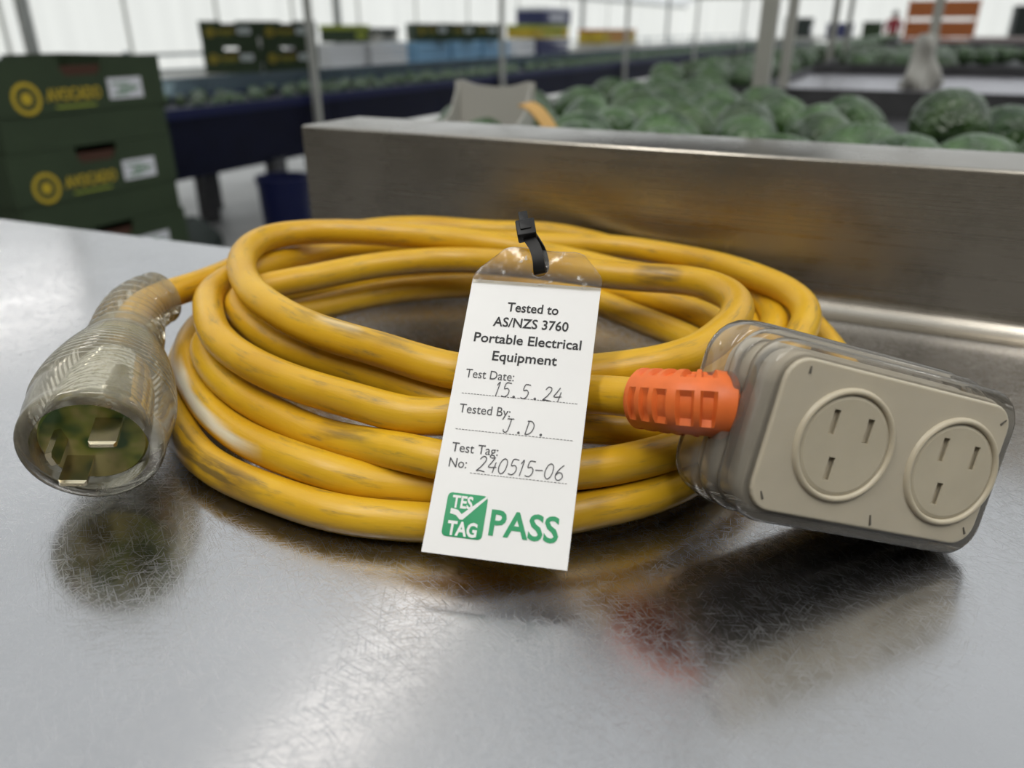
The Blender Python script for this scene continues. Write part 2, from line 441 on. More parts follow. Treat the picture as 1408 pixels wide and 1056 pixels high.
def tag(o, label, cat, group=None):
    o['label'] = label; o['category'] = cat
    if group: o['group'] = group
    return o
def struct(o, label=None, cat=None):
    o['kind'] = 'structure'
    if label: o['label'] = label
    if cat: o['category'] = cat
    return o
def thing(name, label, cat, loc=(0, 0, 0), group=None, mat4=None):
    o = bpy.data.objects.new(name, None); C.objects.link(o); o.empty_display_size = .05
    if mat4 is not None: o.matrix_world = mat4
    else: o.location = loc
    return tag(o, label, cat, group)
def link_mesh(name, me, parent=None, loc=None, rot=None, scale=None):
    o = bpy.data.objects.new(name, me); C.objects.link(o)
    if parent: o.parent = parent
    if loc is not None: o.location = loc
    if rot is not None: o.rotation_euler = rot
    if scale is not None: o.scale = scale
    return o
def copy_tree(o, parent=None):
    kids = list(o.children)
    c = o.copy(); C.objects.link(c)
    if parent: c.parent = parent
    for k in kids: copy_tree(k, c)
    return c
def text_mesh(body, size, mat, align='LEFT', bold=0.0, extrude=0.00002, width=None):
    cu = bpy.data.curves.new('lettering', 'FONT'); cu.body = body; cu.size = size; cu.align_x = align
    cu.offset = bold; cu.extrude = extrude; cu.resolution_u = 3
    o = bpy.data.objects.new('lettering', cu); C.objects.link(o)
    dg = bpy.context.evaluated_depsgraph_get(); dg.update()
    me = bpy.data.meshes.new_from_object(o.evaluated_get(dg))
    bpy.data.objects.remove(o); bpy.data.curves.remove(cu)
    if width and len(me.vertices):
        xs = [v.co.x for v in me.vertices]; k = width / (max(xs) - min(xs)); x0 = min(xs)
        for v in me.vertices: v.co.x = (v.co.x - x0) * k
    me.materials.clear(); me.materials.append(MATS[mat])
    return me

# ================================================================== the shed
b = MB(); b.box(-12.6, 10.1, -4.1, 48.1, -0.1, 0.0)
struct(b.build('floor', 'concrete'), 'pale concrete shed floor', 'floor')

def cloth_wall(name, p0, p1, z0, z1, mat, label, amp=.03, seg=160):
    (x0, y0), (x1, y1) = p0, p1
    L = math.hypot(x1 - x0, y1 - y0); nx, ny = -(y1 - y0) / L, (x1 - x0) / L
    m = MB(); vs = []; fs = []; rows = 6
    for i in range(seg + 1):
        t = i / seg; w = amp * (math.sin(t * L * 2.1) + .6 * math.sin(t * L * 5.3 + 1))
        for j in range(rows + 1):
            k = math.sin(math.pi * j / rows)
            vs.append((x0 + (x1 - x0) * t + nx * w * k, y0 + (y1 - y0) * t + ny * w * k, z0 + (z1 - z0) * j / rows))
    for i in range(seg):
        for j in range(rows):
            a = i * (rows + 1) + j; fs.append((a, a + rows + 1, a + rows + 2, a + 1))
    m.add(vs, fs)
    return struct(m.build(name, mat, smooth=180), label, 'wall')
wl = cloth_wall('wall_left', (-12.5, -4), (-12.5, 48), 0, 2.15, 'wall_cloth', 'white translucent cloth side wall of the shed')
cloth_wall('wall_far', (-12.5, 48), (10, 48), 0, 3.4, 'wall_cloth', 'white translucent cloth end wall of the shed')
cloth_wall('wall_right', (10, 48), (10, -4), 0, 2.15, 'back_sheet', 'unseen dull sheet wall on the right, opaque to cut side light')  # unseen wall, made opaque to cut light from the right
cloth_wall('wall_back', (10, -1.5), (-12.5, -1.5), 0, 4.3, 'back_sheet', 'unseen dark sheet wall set close behind the camera to cut light')  # unseen wall, pulled in close and dark to block light from behind
m = MB(); vs = []; fs = []; NX, NY = 24, 14
for i in range(NX + 1):
    t = i / NX; x = -12.5 + 22.5 * t; z = 2.15 + 2.1 * math.sin(math.pi * t) ** .8
    for j in range(NY + 1): vs.append((x, -4 + 52 * j / NY, z))
for i in range(NX):
    for j in range(NY):
        a = i * (NY + 1) + j; fs.append((a, a + 1, a + NY + 2, a + NY + 1))
m.add(vs, fs)
struct(m.build('ceiling', 'roof_cloth', smooth=180), 'arched translucent cloth roof', 'ceiling')
b = MB(); b.box(-12.48, -12.40, -4, 48, 2.08, 2.22)
struct(b.build('trim_1', 'galvanised'), 'long grey eave rail along the white side wall', 'rail')
b = MB(); b.box(-12.4, 10, 46.0, 46.15, 2.50, 3.20)
struct(b.build('trim_2', 'dark_beam'), 'grey cross beam high on the far end', 'beam')
# seams of the side wall
for i, y in enumerate((4.2, 6.4, 8.1, 10.3, 12.4, 14.6, 17.0, 19.6, 22.5, 26, 30, 35)):
    b = MB(); b.box(-12.46, -12.43, y - .03, y + .03, 0, 2.1); b.build('seam', 'pale_post', wl)

def tube_lamp(loc, label, power):
    t = thing('ceiling_lamp', label, 'lamp', loc, group='twin tube lamps under the roof')
    b = MB(); b.box(-.19, .19, -.65, .65, .03, .09); b.build('housing', 'lamp_housing', t)
    for s in (-.125, .125):
        b = MB(); b.tube([(s, -.6, 0), (s, .6, 0)], .013, 10); b.build('tube', 'tube_light', t)
    ld = bpy.data.lights.new('lamp_light', 'AREA'); ld.shape = 'RECTANGLE'; ld.size = .27; ld.size_y = 1.2; ld.energy = power; ld.color = (1, .97, .92)
    lo = bpy.data.objects.new('lamp_light', ld); C.objects.link(lo); lo.parent = t; lo.location = (0, 0, -.016)
    for s in (-.62, .62):
        b = MB(); b.tube([(0, s, .09), (0, s, 1.35)], .004, 6); b.build('hanger', 'galvanised', t)
for x, y, z, w, lab in ((-1.28, 1.45, 2.78, 1.2, 'in front of the steel table'), (-.55, -.55, 2.45, 13, 'added fill over the near left of the table'), (.55, -.45, 2.45, 13, 'added fill over the near right of the table'),  # the two over the near table are added to brighten lead and tag
                        (2.6, 2.2, 2.78, 14, 'added fill right of the avocado bed'), (-1.28, 6.0, 2.78, 3, 'between the conveyor and the avocado bed'), (-6.0, 3.4, 2.78, 8, 'over the long shelf')):  # the one right of the bed is added to brighten the avocados
    tube_lamp((x, y, z), 'white twin tube lamp under the roof, %s' % lab, w)

# unseen dark duct, added so the table top mirrors something dark
du = thing('added_duct', 'added unseen dark duct under the roof, there to darken the table reflection', 'duct', (-.96, 2.2, 2.15))
b = MB(); b.slab(.60, .42, .06, 0, 3.0, .02, cz=.42); b.build('added_duct_body', 'dark_steel', du, smooth=40)
for y in (.5, 1.5, 2.5):
    b = MB(); b.slab(.615, .435, .06, y - .02, y + .02, .004, cz=.42); b.build('flange', 'galvanised', du, smooth=40)
    for s in (-.5, .5): b = MB(); b.tube([(s, y, .84), (s, y, 2.0)], .006, 6); b.build('hanger', 'galvanised', du)

# ================================================================== steel work table
tbl = thing('work_table', 'scratched stainless steel work table carrying the yellow extension lead', 'table', (0, 0, 0))
poly = [(-1.3, -.45), (1.2, -.45), (1.2, .40), (-.345, .40), (-.345, .3655), (-1.3, .3085)]
b = MB(); b.prism(poly, lambda a, c, d: (a, c, d), TZ - .03, TZ); b.build('table_top', 'table_steel', tbl)
prof = [(.3885, .0002)]
for i in range(9):
    a = math.radians(-90 + 90 * i / 8); prof.append((.391 + .011 * math.cos(a), .0112 + .011 * math.sin(a)))
for i in range(5):
    a = math.radians(180 - 90 * i / 4); prof.append((.404 + .002 * math.cos(a), .0724 + .002 * math.sin(a)))
prof += [(.463, .0744), (.465, .0724), (.465, -.03), (.401, -.03), (.401, .0001)]
b = MB(); n = len(prof)
vs = [(-.345, y, TZ + z) for y, z in prof] + [(1.2, y, TZ + z) for y, z in prof]
b.add(vs, [tuple(range(n)), tuple(range(2 * n - 1, n - 1, -1))] + [(i, n + i, n + (i + 1) % n, (i + 1) % n) for i in range(n)])
b.build('upstand', 'upstand_steel', tbl, smooth=30)
for x, y in ((-1.24, -.39), (1.14, -.39), (1.14, .34), (-1.24, .25)):
    b = MB(); b.box(x - .02, x + .02, y - .02, y + .02, 0, TZ - .03); b.build('leg', 'galvanised', tbl)

# ================================================================== yellow extension lead
PTS = [-3061,18318,4200,-3876,18176,4150,-4855,18483,3894,-5782,18716,3691,-6640,18755,3548,-7447,18544,3427,-8215,18158,3291,-8951,17697,3131,-9684,17222,2973,-10452,16813,2867,-11269,16558,2843,-12133,16468,2875,-13057,16463,2919,-14077,16477,2958,-15190,16515,3007,-16331,16621,3075,-17416,16816,3158,-18395,17091,3238,-19272,17437,3306,-20073,17864,3359,-20824,18383,3392,-21546,18975,3404,-22258,19603,3402,-22935,20249,3405,-23495,20918,3430,-23871,21609,3482,-24081,22323,3534,-24201,23103,3549,-24286,24019,3522,-24356,25093,3470,-24396,26259,3408,-24352,27418,3344,-24146,28513,3293,-23728,29514,3260,-23102,30375,3246,-22310,31069,3246,-21407,31630,3261,-20460,32115,3286,-19528,32550,3316,-18637,32934,3348,-17767,33270,3378,-16875,33576,3398,-15941,33869,3403,-14990,34159,3398,-14057,34452,3397,-13145,34735,3406,-12220,34960,3418,-11241,35076,3422,-10202,35057,3415,-9143,34924,3407,-8095,34709,3407,-7066,34414,3412,-6063,34000,3415,-5107,33449,3413,-4210,32823,3395,-3388,32197,3336,-2700,31561,3217,-2242,30823,3060,-2050,29929,2911,-2044,28909,2804,-2107,27822,2720,-2202,26719,2617,-2341,25628,2492,-2514,24542,2385,-2696,23444,2305,-2911,22358,2215,-3224,21345,2098,-3671,20440,1988,-4232,19623,1912,-4863,18855,1870,-5550,18124,1855,-6308,17447,1864,-7152,16852,1899,-8085,16359,1964,-9086,15988,2051,-10129,15783,2110,-11206,15773,2065,-12291,15886,1915,-13323,15988,1766,-14263,16036,1722,-15147,16098,1769,-16033,16232,1838,-16944,16438,1891,-17864,16701,1937,-18764,17015,1988,-19626,17376,2054,-20466,17806,2134,-21310,18363,2200,-22109,19096,2216,-22696,20010,2172,-22896,21056,2099,-22702,22136,2038,-22293,23146,2004,-21856,24058,1990,-21442,24939,1990,-21003,25848,2004,-20492,26758,2034,-19894,27606,2071,-19203,28368,2101,-18420,29060,2115,-17564,29683,2116,-16647,30220,2118,-15678,30635,2127,-14677,30889,2140,-13680,30974,2153,-12713,30927,2163,-11787,30783,2158,-10907,30539,2138,-10066,30185,2115,-9241,29760,2097,-8402,29337,2076,-7536,28952,2044,-6662,28549,2011,-5835,28013,1990,-5134,27295,1944,-4626,26477,1799,-4322,25672,1546,-4179,24890,1275,-4152,24066,1080,-4221,23163,976,-4378,22190,932,-4622,21198,932,-4962,20265,964,-5408,19447,997,-5968,18732,998,-6642,18061,972,-7412,17416,948,-8248,16847,950,-9128,16406,970,-10024,16069,982,-10892,15748,998,-11715,15401,1070,-12554,15099,1207,-13487,14943,1335,-14500,14959,1382,-15508,15106,1349,-16463,15343,1278,-17395,15654,1206,-18340,16033,1154,-19279,16465,1137,-20167,16924,1166,-20992,17393,1244,-21772,17888,1356,-22520,18443,1470,-23230,19079,1558,-23891,19797,1617,-24489,20590,1661,-24970,21448,1713,-25244,22365,1788,-25244,23336,1882,-24990,24318,1970,-24563,25244,2033,-24022,26094,2070,-23396,26890,2093,-22716,27651,2113,-22002,28382,2135,-21237,29098,2158,-20401,29787,2184,-19511,30402,2207,-18593,30902,2226,-17651,31288,2239,-16691,31595,2251,-15735,31841,2266,-14785,32013,2280,-13815,32080,2289,-12823,32034,2310,-11854,31904,2368,-10934,31713,2449,-10036,31456,2514,-9139,31117,2549,-8254,30707,2574,-7377,30257,2604,-6486,29778,2625,-5622,29266,2585,-4880,28711,2386,-4305,28060,1986,-3828,27205,1525,-3401,26105,1248,-3112,24895,1223,-3044,23770,1270,-3141,22804,1217,-3296,21934,1070,-3492,21077,927,-3776,20203,841,-4184,19340,805,-4708,18538,796,-5309,17824,800,-5952,17191,788,-6638,16618,732,-7392,16097,647,-8233,15637,583,-9146,15234,561,-10088,14867,562,-11022,14534,566,-11945,14282,569,-12883,14155,571,-13854,14144,570,-14846,14194,566,-15835,14275,563,-16802,14408,565,-17731,14635,567,-18606,14965,567,-19437,15375,563,-20261,15855,561,-21109,16431,560,-21963,17110,560,-22764,17846,560,-23472,18571,570,-24104,19265,603,-24702,19961,661,-25291,20707,737,-25867,21520,815,-26401,22391,886,-26852,23303,950,-27188,24244,1014,-27410,25202,1073,-27539,26166,1118,-27583,27130,1150,-27520,28094,1178,-27322,29050,1206,-26974,29978,1229,-26477,30867,1249,-25847,31719,1268,-25122,32525,1289,-24351,33263,1310,-23559,33917,1330,-22737,34501,1349,-21863,35035,1367,-20940,35526,1387,-19987,35963,1411,-19017,36340,1440,-18028,36669,1470,-17027,36962,1502,-16037,37213,1536,-15056,37407,1575,-14051,37524,1625,-13015,37549,1686,-11987,37473,1756,-10991,37302,1833,-9992,37055,1912,-8964,36748,1992,-7950,36377,2077,-7030,35925,2172,-6246,35384,2271,-5578,34781,2348,-4969,34160,2372,-4383,33503,2342,-3848,32697,2302,-3435,31663,2294,-3190,30489,2293,-3078,29364,2233,-3028,28406,2128,-3041,27572,2089,-3178,26724,2158,-3421,25750,2236,-3657,24648,2218,-3834,23500,2127,-4044,22397,2049,-4436,21416,2014,-5064,20623,2003,-5848,20039,2014,-6694,19590,2070,-7598,19167,2170,-8592,18735,2301,-9652,18372,2454,-10707,18177,2606,-11704,18174,2724,-12648,18291,2789,-13569,18436,2810,-14484,18568,2804,-15414,18697,2792,-16398,18834,2787,-17437,19006,2788,-18468,19267,2789,-19458,19630,2794,-20457,20053,2830,-21458,20528,2935,-22257,21121,3111,-22579,21867,3292,-22360,22705,3410,-21826,23566,3464,-21252,24427,3497,-20738,25274,3534,-20213,26080,3575,-19586,26830,3616,-18835,27508,3658,-17987,28072,3704,-17078,28473,3749,-16136,28695,3795,-15179,28759,3846,-14209,28714,3906,-13208,28605,3974,-12178,28458,4040,-11142,28301,4098,-10114,28192,4143,-9095,28182,4175,-8109,28254,4209,-7182,28314,4259,-6302,28243,4313,-5468,27949,4342,-4748,27394,4339,-4234,26606,4315,-3971,25660,4279,-3930,24632,4227,-4051,23589,4155,-4291,22599,4076,-4664,21724,4005,-5223,20994,3935,-5988,20411,3840,-6897,19944,3724,-7819,19523,3637,-8650,19072,3621,-9408,18596,3665,-10201,18201,3732,-11115,18005,3803,-12135,18013,3872,-13186,18118,3927,-14206,18218,3961,-15187,18311,3990,-16159,18455,4031,-17146,18691,4088,-18131,19015,4150,-19068,19406,4204,-19923,19850,4244,-20701,20337,4279,-21428,20869,4321,-22122,21448,4371,-22774,22079,4426,-23358,22767,4488,-23862,23541,4549,-24273,24422,4582,-24508,25369,4580,-24403,26273,4568,-23853,27034,4568,-22963,27603,4580,-21973,27983,4594,-21022,28244,4599,-20064,28496,4584,-19041,28810,4545,-18004,29167,4484,-17040,29523,4405,-16168,29871,4301,-15348,30243,4155,-14548,30693,3956,-13756,31251,3724,-12965,31870,3487,-12150,32430,3251,-11297,32844,3021,-10415,33152,2824,-9524,33440,2669,-8623,33713,2532,-7698,33871,2395,-6760,33786,2265,-5866,33370,2142,-5089,32618,1985,-4447,31632,1753,-3882,30599,1473,-3345,29693,1243,-2873,28960,1122,-2519,28299,1057,-2267,27583,957,-2040,26794,803,-1758,26031,658,-1373,25411,577,-899,25026,560,-417,24948,560,-22,25205,560,236,25752,561,352,26499,580,339,27362,637,210,28292,734,-26,29247,862,-366,30179,1021,-795,31058,1205,-1276,31882,1396,-1781,32664,1572,-2321,33413,1722,-2934,34135,1842,-3633,34832,1932,-4388,35503,1994,-5165,36142,2036,-5964,36738,2068,-6806,37265,2098,-7699,37703,2126,-8630,38052,2148,-9591,38329,2172,-10579,38554,2211,-11589,38722,2276,-12598,38796,2379,-13575,38725,2531,-14504,38473,2723,-15382,38049,2921,-16208,37510,3076,-16994,36922,3173,-17766,36339,3235,-18539,35796,3297,-19319,35309,3372,-20133,34859,3455,-21006,34379,3534,-21896,33801,3599,-22702,33092,3644,-23373,32264,3670,-23934,31371,3683,-24425,30474,3684,-24846,29594,3676,-25174,28716,3663,-25384,27834,3643,-25478,26969,3609,-25492,26153,3558,-25475,25397,3490,-25445,24646,3418,-25366,23766,3371,-25193,22666,3383,-24979,21441,3452,-24839,20288,3525,-24755,19313,3530,-24582,18476,3440,-24133,17684,3281,-23455,16904,3095,-23237,16651,3035]
raw = [Vector((PTS[i] * 1e-5, PTS[i + 1] * 1e-5, TZ + PTS[i + 2] * 1e-5)) for i in range(0, len(PTS), 3)]
raw.insert(0, Matrix(((0.76260188, -0.63864554, 0.10281172, 0.01019415), (0.5724277, 0.74028841, 0.35256149, 0.19190497), (-0.30127214, -0.21001178, 0.93012373, TZ + 0.03268722), (0, 0, 0, 1))) @ Vector((-.031, .0165, .0018)))
def catmull(P, step):
    out = []
    for i in range(len(P) - 1):
        p0, p1, p2, p3 = P[max(i - 1, 0)], P[i], P[i + 1], P[min(i + 2, len(P) - 1)]
        k = max(1, int(round((p2 - p1).length / step)))
        for j in range(k):
            t = j / k
            out.append(.5 * (2 * p1 + (p2 - p0) * t + (2 * p0 - 5 * p1 + 4 * p2 - p3) * t * t + (3 * p1 - p0 - 3 * p2 + p3) * t ** 3))
    out.append(P[-1]); return out
path = catmull(raw, .0032)
CR = .0056
lead = thing('extension_lead', 'coiled yellow extension lead with clear plug and twin socket block', 'extension lead', (-.12, .27, TZ))
LO = lead.location.copy()
def build_cable():
    fr = frames(path); n = 22; vs = []; fs = []; uvs = []; s = 0; S = [0]
    for i in range(1, len(path)): s += (path[i] - path[i - 1]).length; S.append(s)
    for p, (u, w) in zip(path, fr):
        for k in range(n):
            a = 2 * math.pi * k / n; vs.append(p - LO + u * (math.cos(a) * CR) + w * (math.sin(a) * CR))
    for i in range(len(path) - 1):
        for k in range(n):
            k2 = (k + 1) % n; fs.append((i * n + k, i * n + k2, (i + 1) * n + k2, (i + 1) * n + k))
            uvs += [(S[i], k / n), (S[i], (k + 1) / n), (S[i + 1], (k + 1) / n), (S[i + 1], k / n)]
    me = bpy.data.meshes.new('cable'); me.from_pydata([tuple(v) for v in vs], [], fs); me.update()
    uv = me.uv_layers.new(name='UVMap'); uv.data.foreach_set('uv', [c for q in uvs for c in q])
    wear = me.attributes.new('wear', 'FLOAT', 'POINT'); stain = me.attributes.new('stain', 'FLOAT', 'POINT')
    wv = [0.0] * len(vs); sv = [0.0] * len(vs)
    def patch(arr, a0, a1, dirn, w0, w1, soft, gain=1.0):
        """mark along the run of cable between two places, on the side facing dirn"""
        ia = min(range(len(path)), key=lambda i: (path[i] - a0).length); ib = min(range(len(path)), key=lambda i: (path[i] - a1).length)
        if abs(ib - ia) > 120: return
        for i in range(min(ia, ib), max(ia, ib) + 1):
            t = (i - min(ia, ib)) / max(1, abs(ib - ia)); e = min(1, t * 5, (1 - t) * 5)
            tg_ = (path[min(i + 1, len(path) - 1)] - path[i - 1]).normalized(); dn = (dirn - tg_ * dirn.dot(tg_)).normalized()
            for k in range(n):
                nn = (Vector(vs[i * n + k]) + LO - path[i]).normalized(); d = nn.dot(dn)
                m_ = max(0, min(1, (d - w0) / soft)) * max(0, min(1, (w1 - d) / soft)) if w1 < 1 else max(0, min(1, (d - w0) / soft))
                arr[i * n + k] = max(arr[i * n + k], m_ * e * gain)
    for a0, a1, d, w0, soft, gain in WEAR: patch(wv, a0, a1, d, w0, 2, soft, gain)
    for a0, a1, d, w0, soft, gain in STAIN: patch(sv, a0, a1, d, w0, 2, soft, gain)
    me.attributes['wear'].data.foreach_set('value', wv); me.attributes['stain'].data.foreach_set('value', sv)
    me.materials.append(MATS['cable']); me.shade_smooth()
    o = bpy.data.objects.new('cable', me); C.objects.link(o); o.parent = lead
    return o
def V(x, y, z): return Vector((x, y, TZ + z))
WEAR = [(V(-0.22881, 0.18750, 0.01518), V(-0.15010, 0.15019, 0.01373), Vector((0.439, -0.707, 0.270)), 0.90, 0.05, 0.95),(V(-0.16159, 0.18455, 0.04031), V(-0.13702, 0.18171, 0.03946), Vector((0.205, -0.176, 1.030)), 0.95, 0.04, 0.35),]
STAIN = [(V(-0.20261, 0.15855, 0.00561), V(-0.14349, 0.14165, 0.00568), Vector((0.372, -0.583, 0.425)), 0.72, 0.18, 1.00),(V(-0.17146, 0.18691, 0.04088), V(-0.12135, 0.18013, 0.03872), Vector((0.273, -0.235, 0.973)), 0.80, 0.15, 0.70),(V(-0.08595, 0.28212, 0.04191), V(-0.06302, 0.28243, 0.04313), Vector((0.683, -0.588, 0.433)), 0.60, 0.30, 0.90),(V(-0.14263, 0.16036, 0.01722), V(-0.11751, 0.15823, 0.01999), Vector((0.683, -0.588, 1.033)), 0.75, 0.20, 0.60),]
build_cable()

# ---- plug (local: x right, y towards the cable, z up; origin on the front rim)
az, el = 2.26207, .17848
pa = Vector((math.cos(az) * math.cos(el), math.sin(az) * math.cos(el), math.sin(el)))
pu = pa.cross(Vector((0, 0, 1))).normalized(); pv = pu.cross(pa)
po = Vector((-.19472346, .12102, TZ + .01972))
PM = Matrix(((pu.x, pa.x, pv.x, po.x), (pu.y, pa.y, pv.y, po.y), (pu.z, pa.z, pv.z, po.z), (0, 0, 0, 1)))
outer = [(0, .0157), (0, .0180), (.0006, .0192), (.0016, .0198), (.0036, .0199), (.0046, .0196), (.0056, .0198), (.0100, .0203), (.0150, .0205)]
for i in range(14):
    s = .0185 + i * .0026; t = i / 13
    r0 = .0205 - .0080 * t ** 1.6
    outer += [(s, r0), (s + .0007, r0 + .0005), (s + .0015, r0 + .0005), (s + .0021, r0 - .0001)]
outer += [(.0560, .0124), (.060, .0118), (.0630, .0112)]
inner = [(.0630, .0062), (.056, .0075), (.044, .0100), (.028, .0135), (.0125, .0149), (.0045, .0152)]
b = MB(); b.lathe(outer + inner, 48, closed=True)
plug = b.build('plug', 'plug_clear', lead, smooth=50); plug.matrix_local = Matrix.Translation(-LO) @ PM
plug['label'] = 'scuffed clear plug with three flat pins'
b = MB(); b.lathe([(.0042, .0001), (.0040, .0140), (.0048, .0147), (.0125, .0147), (.024, .0130), (.042, .0088), (.055, .0066)], 40)
f = b.build('pin_carrier', 'plug_face', plug, smooth=40)
def blade(cx, cz, w, th, ang, l0, l1):
    b = MB(); ca, sa = math.cos(math.radians(ang)), math.sin(math.radians(ang)); vs = []
    ys = ((.0062, 1), (-l0, 1), (-l1, .82))
    for y, k in ys:
        for sx, sz in ((-1, -1), (1, -1), (1, 1), (-1, 1)):
            a_, c_ = sx * w / 2 * k, sz * th / 2 * (k if k == 1 else .6); vs.append((cx + a_ * ca - c_ * sa, y, cz + a_ * sa + c_ * ca))
    fs = [(0, 1, 2, 3), (11, 10, 9, 8)]
    for i in range(2):
        for k in range(4): fs.append((i * 4 + k, (i + 1) * 4 + k, (i + 1) * 4 + (k + 1) % 4, i * 4 + (k + 1) % 4))
    b.add(vs, fs); return b.build('pin', 'brass', plug)
blade(.0060, .0066, .0072, .0018, -8, .0070, .0080)
blade(-.0078, .0030, .0019, .0045, 12, .0068, .0078)
blade(-.0048, -.0060, .0072, .0018, -10, .0070, .0080)
# ribbed sleeve of the plug following the cable
def run(s0, s1, rev=False):
    P = path[::-1] if rev else path; out = []; s = 0
    for i in range(len(P)):
        if i: s += (P[i] - P[i - 1]).length
        if s0 <= s <= s1: out.append(P[i])
    return out
tail = [po + pa * .052] + run(0, .036, True)
tail = catmull(tail, .0008)
rs = []
for i, p in enumerate(tail):
    t = i / (len(tail) - 1); rs.append((.0126 - .0030 * t) + (.0007 if (i % 6) < 3 else 0))
b = MB(); b.tube([p - LO for p in tail], rs, 28); b.build('plug_sleeve', 'plug_clear', lead, smooth=60)

# ---- twin socket block (local: x along the block, y into its back, z up; origin on the front face)
SM = Matrix(((0.76260188, -0.63864554, 0.10281172, 0.01019415), (0.5724277, 0.74028841, 0.35256149, 0.19190497), (-0.30127214, -0.21001178, 0.93012373, TZ + 0.03268722), (0, 0, 0, 1)))
def rim(w, h, r, y0, y1, bv):
    """a rounded step of the shell between y0 and y1"""
    out = []
    for t in (0, 30, 60, 90): q = math.radians(t); out.append((w - bv * (1 - math.sin(q)), h - bv * (1 - math.sin(q)), r - bv * (1 - math.sin(q)), y0 + bv * (1 - math.cos(q))))
    for t in (90, 60, 30, 0): q = math.radians(t); out.append((w - bv * (1 - math.sin(q)), h - bv * (1 - math.sin(q)), r - bv * (1 - math.sin(q)), y1 - bv * (1 - math.cos(q))))
    return out
b = MB()
b.stepped(rim(.0385, .0228, .0095, 0.0, .0098, .0012) + rim(.0400, .0240, .0105, .0104, .0160, .0010) + rim(.0412, .0248, .0115, .0166, .0285, .0024))
sock = b.build('socket_block', 'socket_clear', lead, smooth=32); sock.matrix_local = Matrix.Translation(-LO) @ SM
sock['label'] = 'clear plastic twin socket block with cream outlets'
b = MB(); b.stepped(rim(.0358, .0203, .0075, .0012, .0095, .0012) + rim(.0362, .0208, .0080, .0108, .0255, .0030)); b.build('inner_core', 'socket_core', sock, smooth=50)
def holed(name, base, cutters, mat, parent):
    """cut the pin slots through a part"""
    o = base.build(name + '_blank', mat, None, smooth=35); cs = []
    for c_ in cutters:
        k = c_.build('cutter', None); md = o.modifiers.new('cut', 'BOOLEAN'); md.operation = 'DIFFERENCE'; md.object = k; md.solver = 'EXACT'; cs.append(k)
    dg = bpy.context.evaluated_depsgraph_get(); dg.update()
    me = bpy.data.meshes.new_from_object(o.evaluated_get(dg)); me.name = name
    me.materials.clear(); me.materials.append(MATS[mat]); me.shade_flat()
    for k in cs + [o]: bpy.data.objects.remove(k)
    return link_mesh(name, me, parent)
SL = ((-.0052, .0053, .0019, .0062), (.0052, .0048, .0019, .0062), (-.0026, -.0062, .0019, .0058))
OC = ((-.0131, .0004), (.0213, -.0004))
def slots(cx, cz):
    out = []
    for dx, dz, w, h in SL: out.append(MB().box(cx + dx - w / 2, cx + dx + w / 2, -.01, -.0003, cz + dz - h / 2, cz + dz + h / 2))
    return out
b = MB(); b.slab(.0350, .0193, .0065, -.0011, .0032, .0007)
holed('face_panel', b, [c_ for o_ in OC for c_ in slots(*o_)], 'socket_panel', sock)
for cx, cz in OC:
    b = MB(); n = 48
    def ring(r, y): return [(cx + r * math.cos(2 * math.pi * i / n), y, cz + r * math.sin(2 * math.pi * i / n)) for i in range(n)]
    vs = ring(.0128, -.00105) + ring(.0130, -.0019) + ring(.0137, -.0022) + ring(.0143, -.0018) + ring(.0146, -.00105)
    fs = [(i * n + k, i * n + (k + 1) % n, (i + 1) * n + (k + 1) % n, (i + 1) * n + k) for i in range(4) for k in range(n)]
    b.add(vs, fs); b.build('outlet_ring', 'outlet_cream', sock, smooth=60)
    b = MB(); b.add(*(lambda r_: (r_, [tuple(range(n))]))(ring(.0127, -.00125))) if False else None
    d = MB(); d.lathe([(-.0016, .0001), (-.0016, .0118), (-.0013, .0127), (-.0008, .0128), (-.0008, .0001)], 48)
    d.v = [(x + cx, y, z + cz) for x, y, z in d.v]
    holed('outlet', d, slots(cx, cz), 'outlet_cream', sock)
for cx, cz, l, a in ((-.0316, -.0155, .0022, 30), (.0015, -.0168, .0028, 20), (.0322, .0152, .0020, -40), (.0318, -.0150, .0020, 35), (-.029, .0165, .0018, 5)):
    ca, sa = math.cos(math.radians(a)), math.sin(math.radians(a)); b = MB()
    vs = [(cx + x * ca - z * sa, y, cz + x * sa + z * ca) for y in (-.0013, -.0009) for x, z in ((-.0003, -l / 2), (.0003, -l / 2), (.0002, l / 2), (-.0001, l / 2))]
    b.add(vs, [(0, 1, 2, 3), (7, 6, 5, 4), (0, 4, 5, 1), (1, 5, 6, 2), (2, 6, 7, 3), (3, 7, 4, 0)]); b.build('mould_mark', 'mark_dark', sock)
# ---- orange strain relief on the socket end of the cable
def strain():
    seg = catmull(run(.0030, .0325), .0005); fr = frames(seg); n = 40; vs = []; fs = []; base = .0074
    L = len(seg)
    for i, (p, (u, w)) in enumerate(zip(seg, fr)):
        t = i / (L - 1)
        for k in range(n):
            ph = k / n
            gap_s = .10 < t < .92 and ((t - .10) / .82 * 5) % 1 > .42
            gap_a = (ph * 4 + .12) % 1 < .62
            r = .0090 - .0006 * t
            if gap_s and gap_a: r = base
            if t < .03 or t > .97: r -= .0006
            a = 2 * math.pi * ph; vs.append(p - LO + u * (math.cos(a) * r) + w * (math.sin(a) * r))
    for i in range(L - 1):
        for k in range(n): fs.append((i * n + k, i * n + (k + 1) % n, (i + 1) * n + (k + 1) % n, (i + 1) * n + k))
    fs += [tuple(range(n - 1, -1, -1)), tuple(range((L - 1) * n, L * n))]
    b = MB(); b.add(vs, fs); o = b.build('strain_relief', 'strain_orange', lead, smooth=35)
    o['label'] = 'ribbed orange rubber strain relief'
strain()

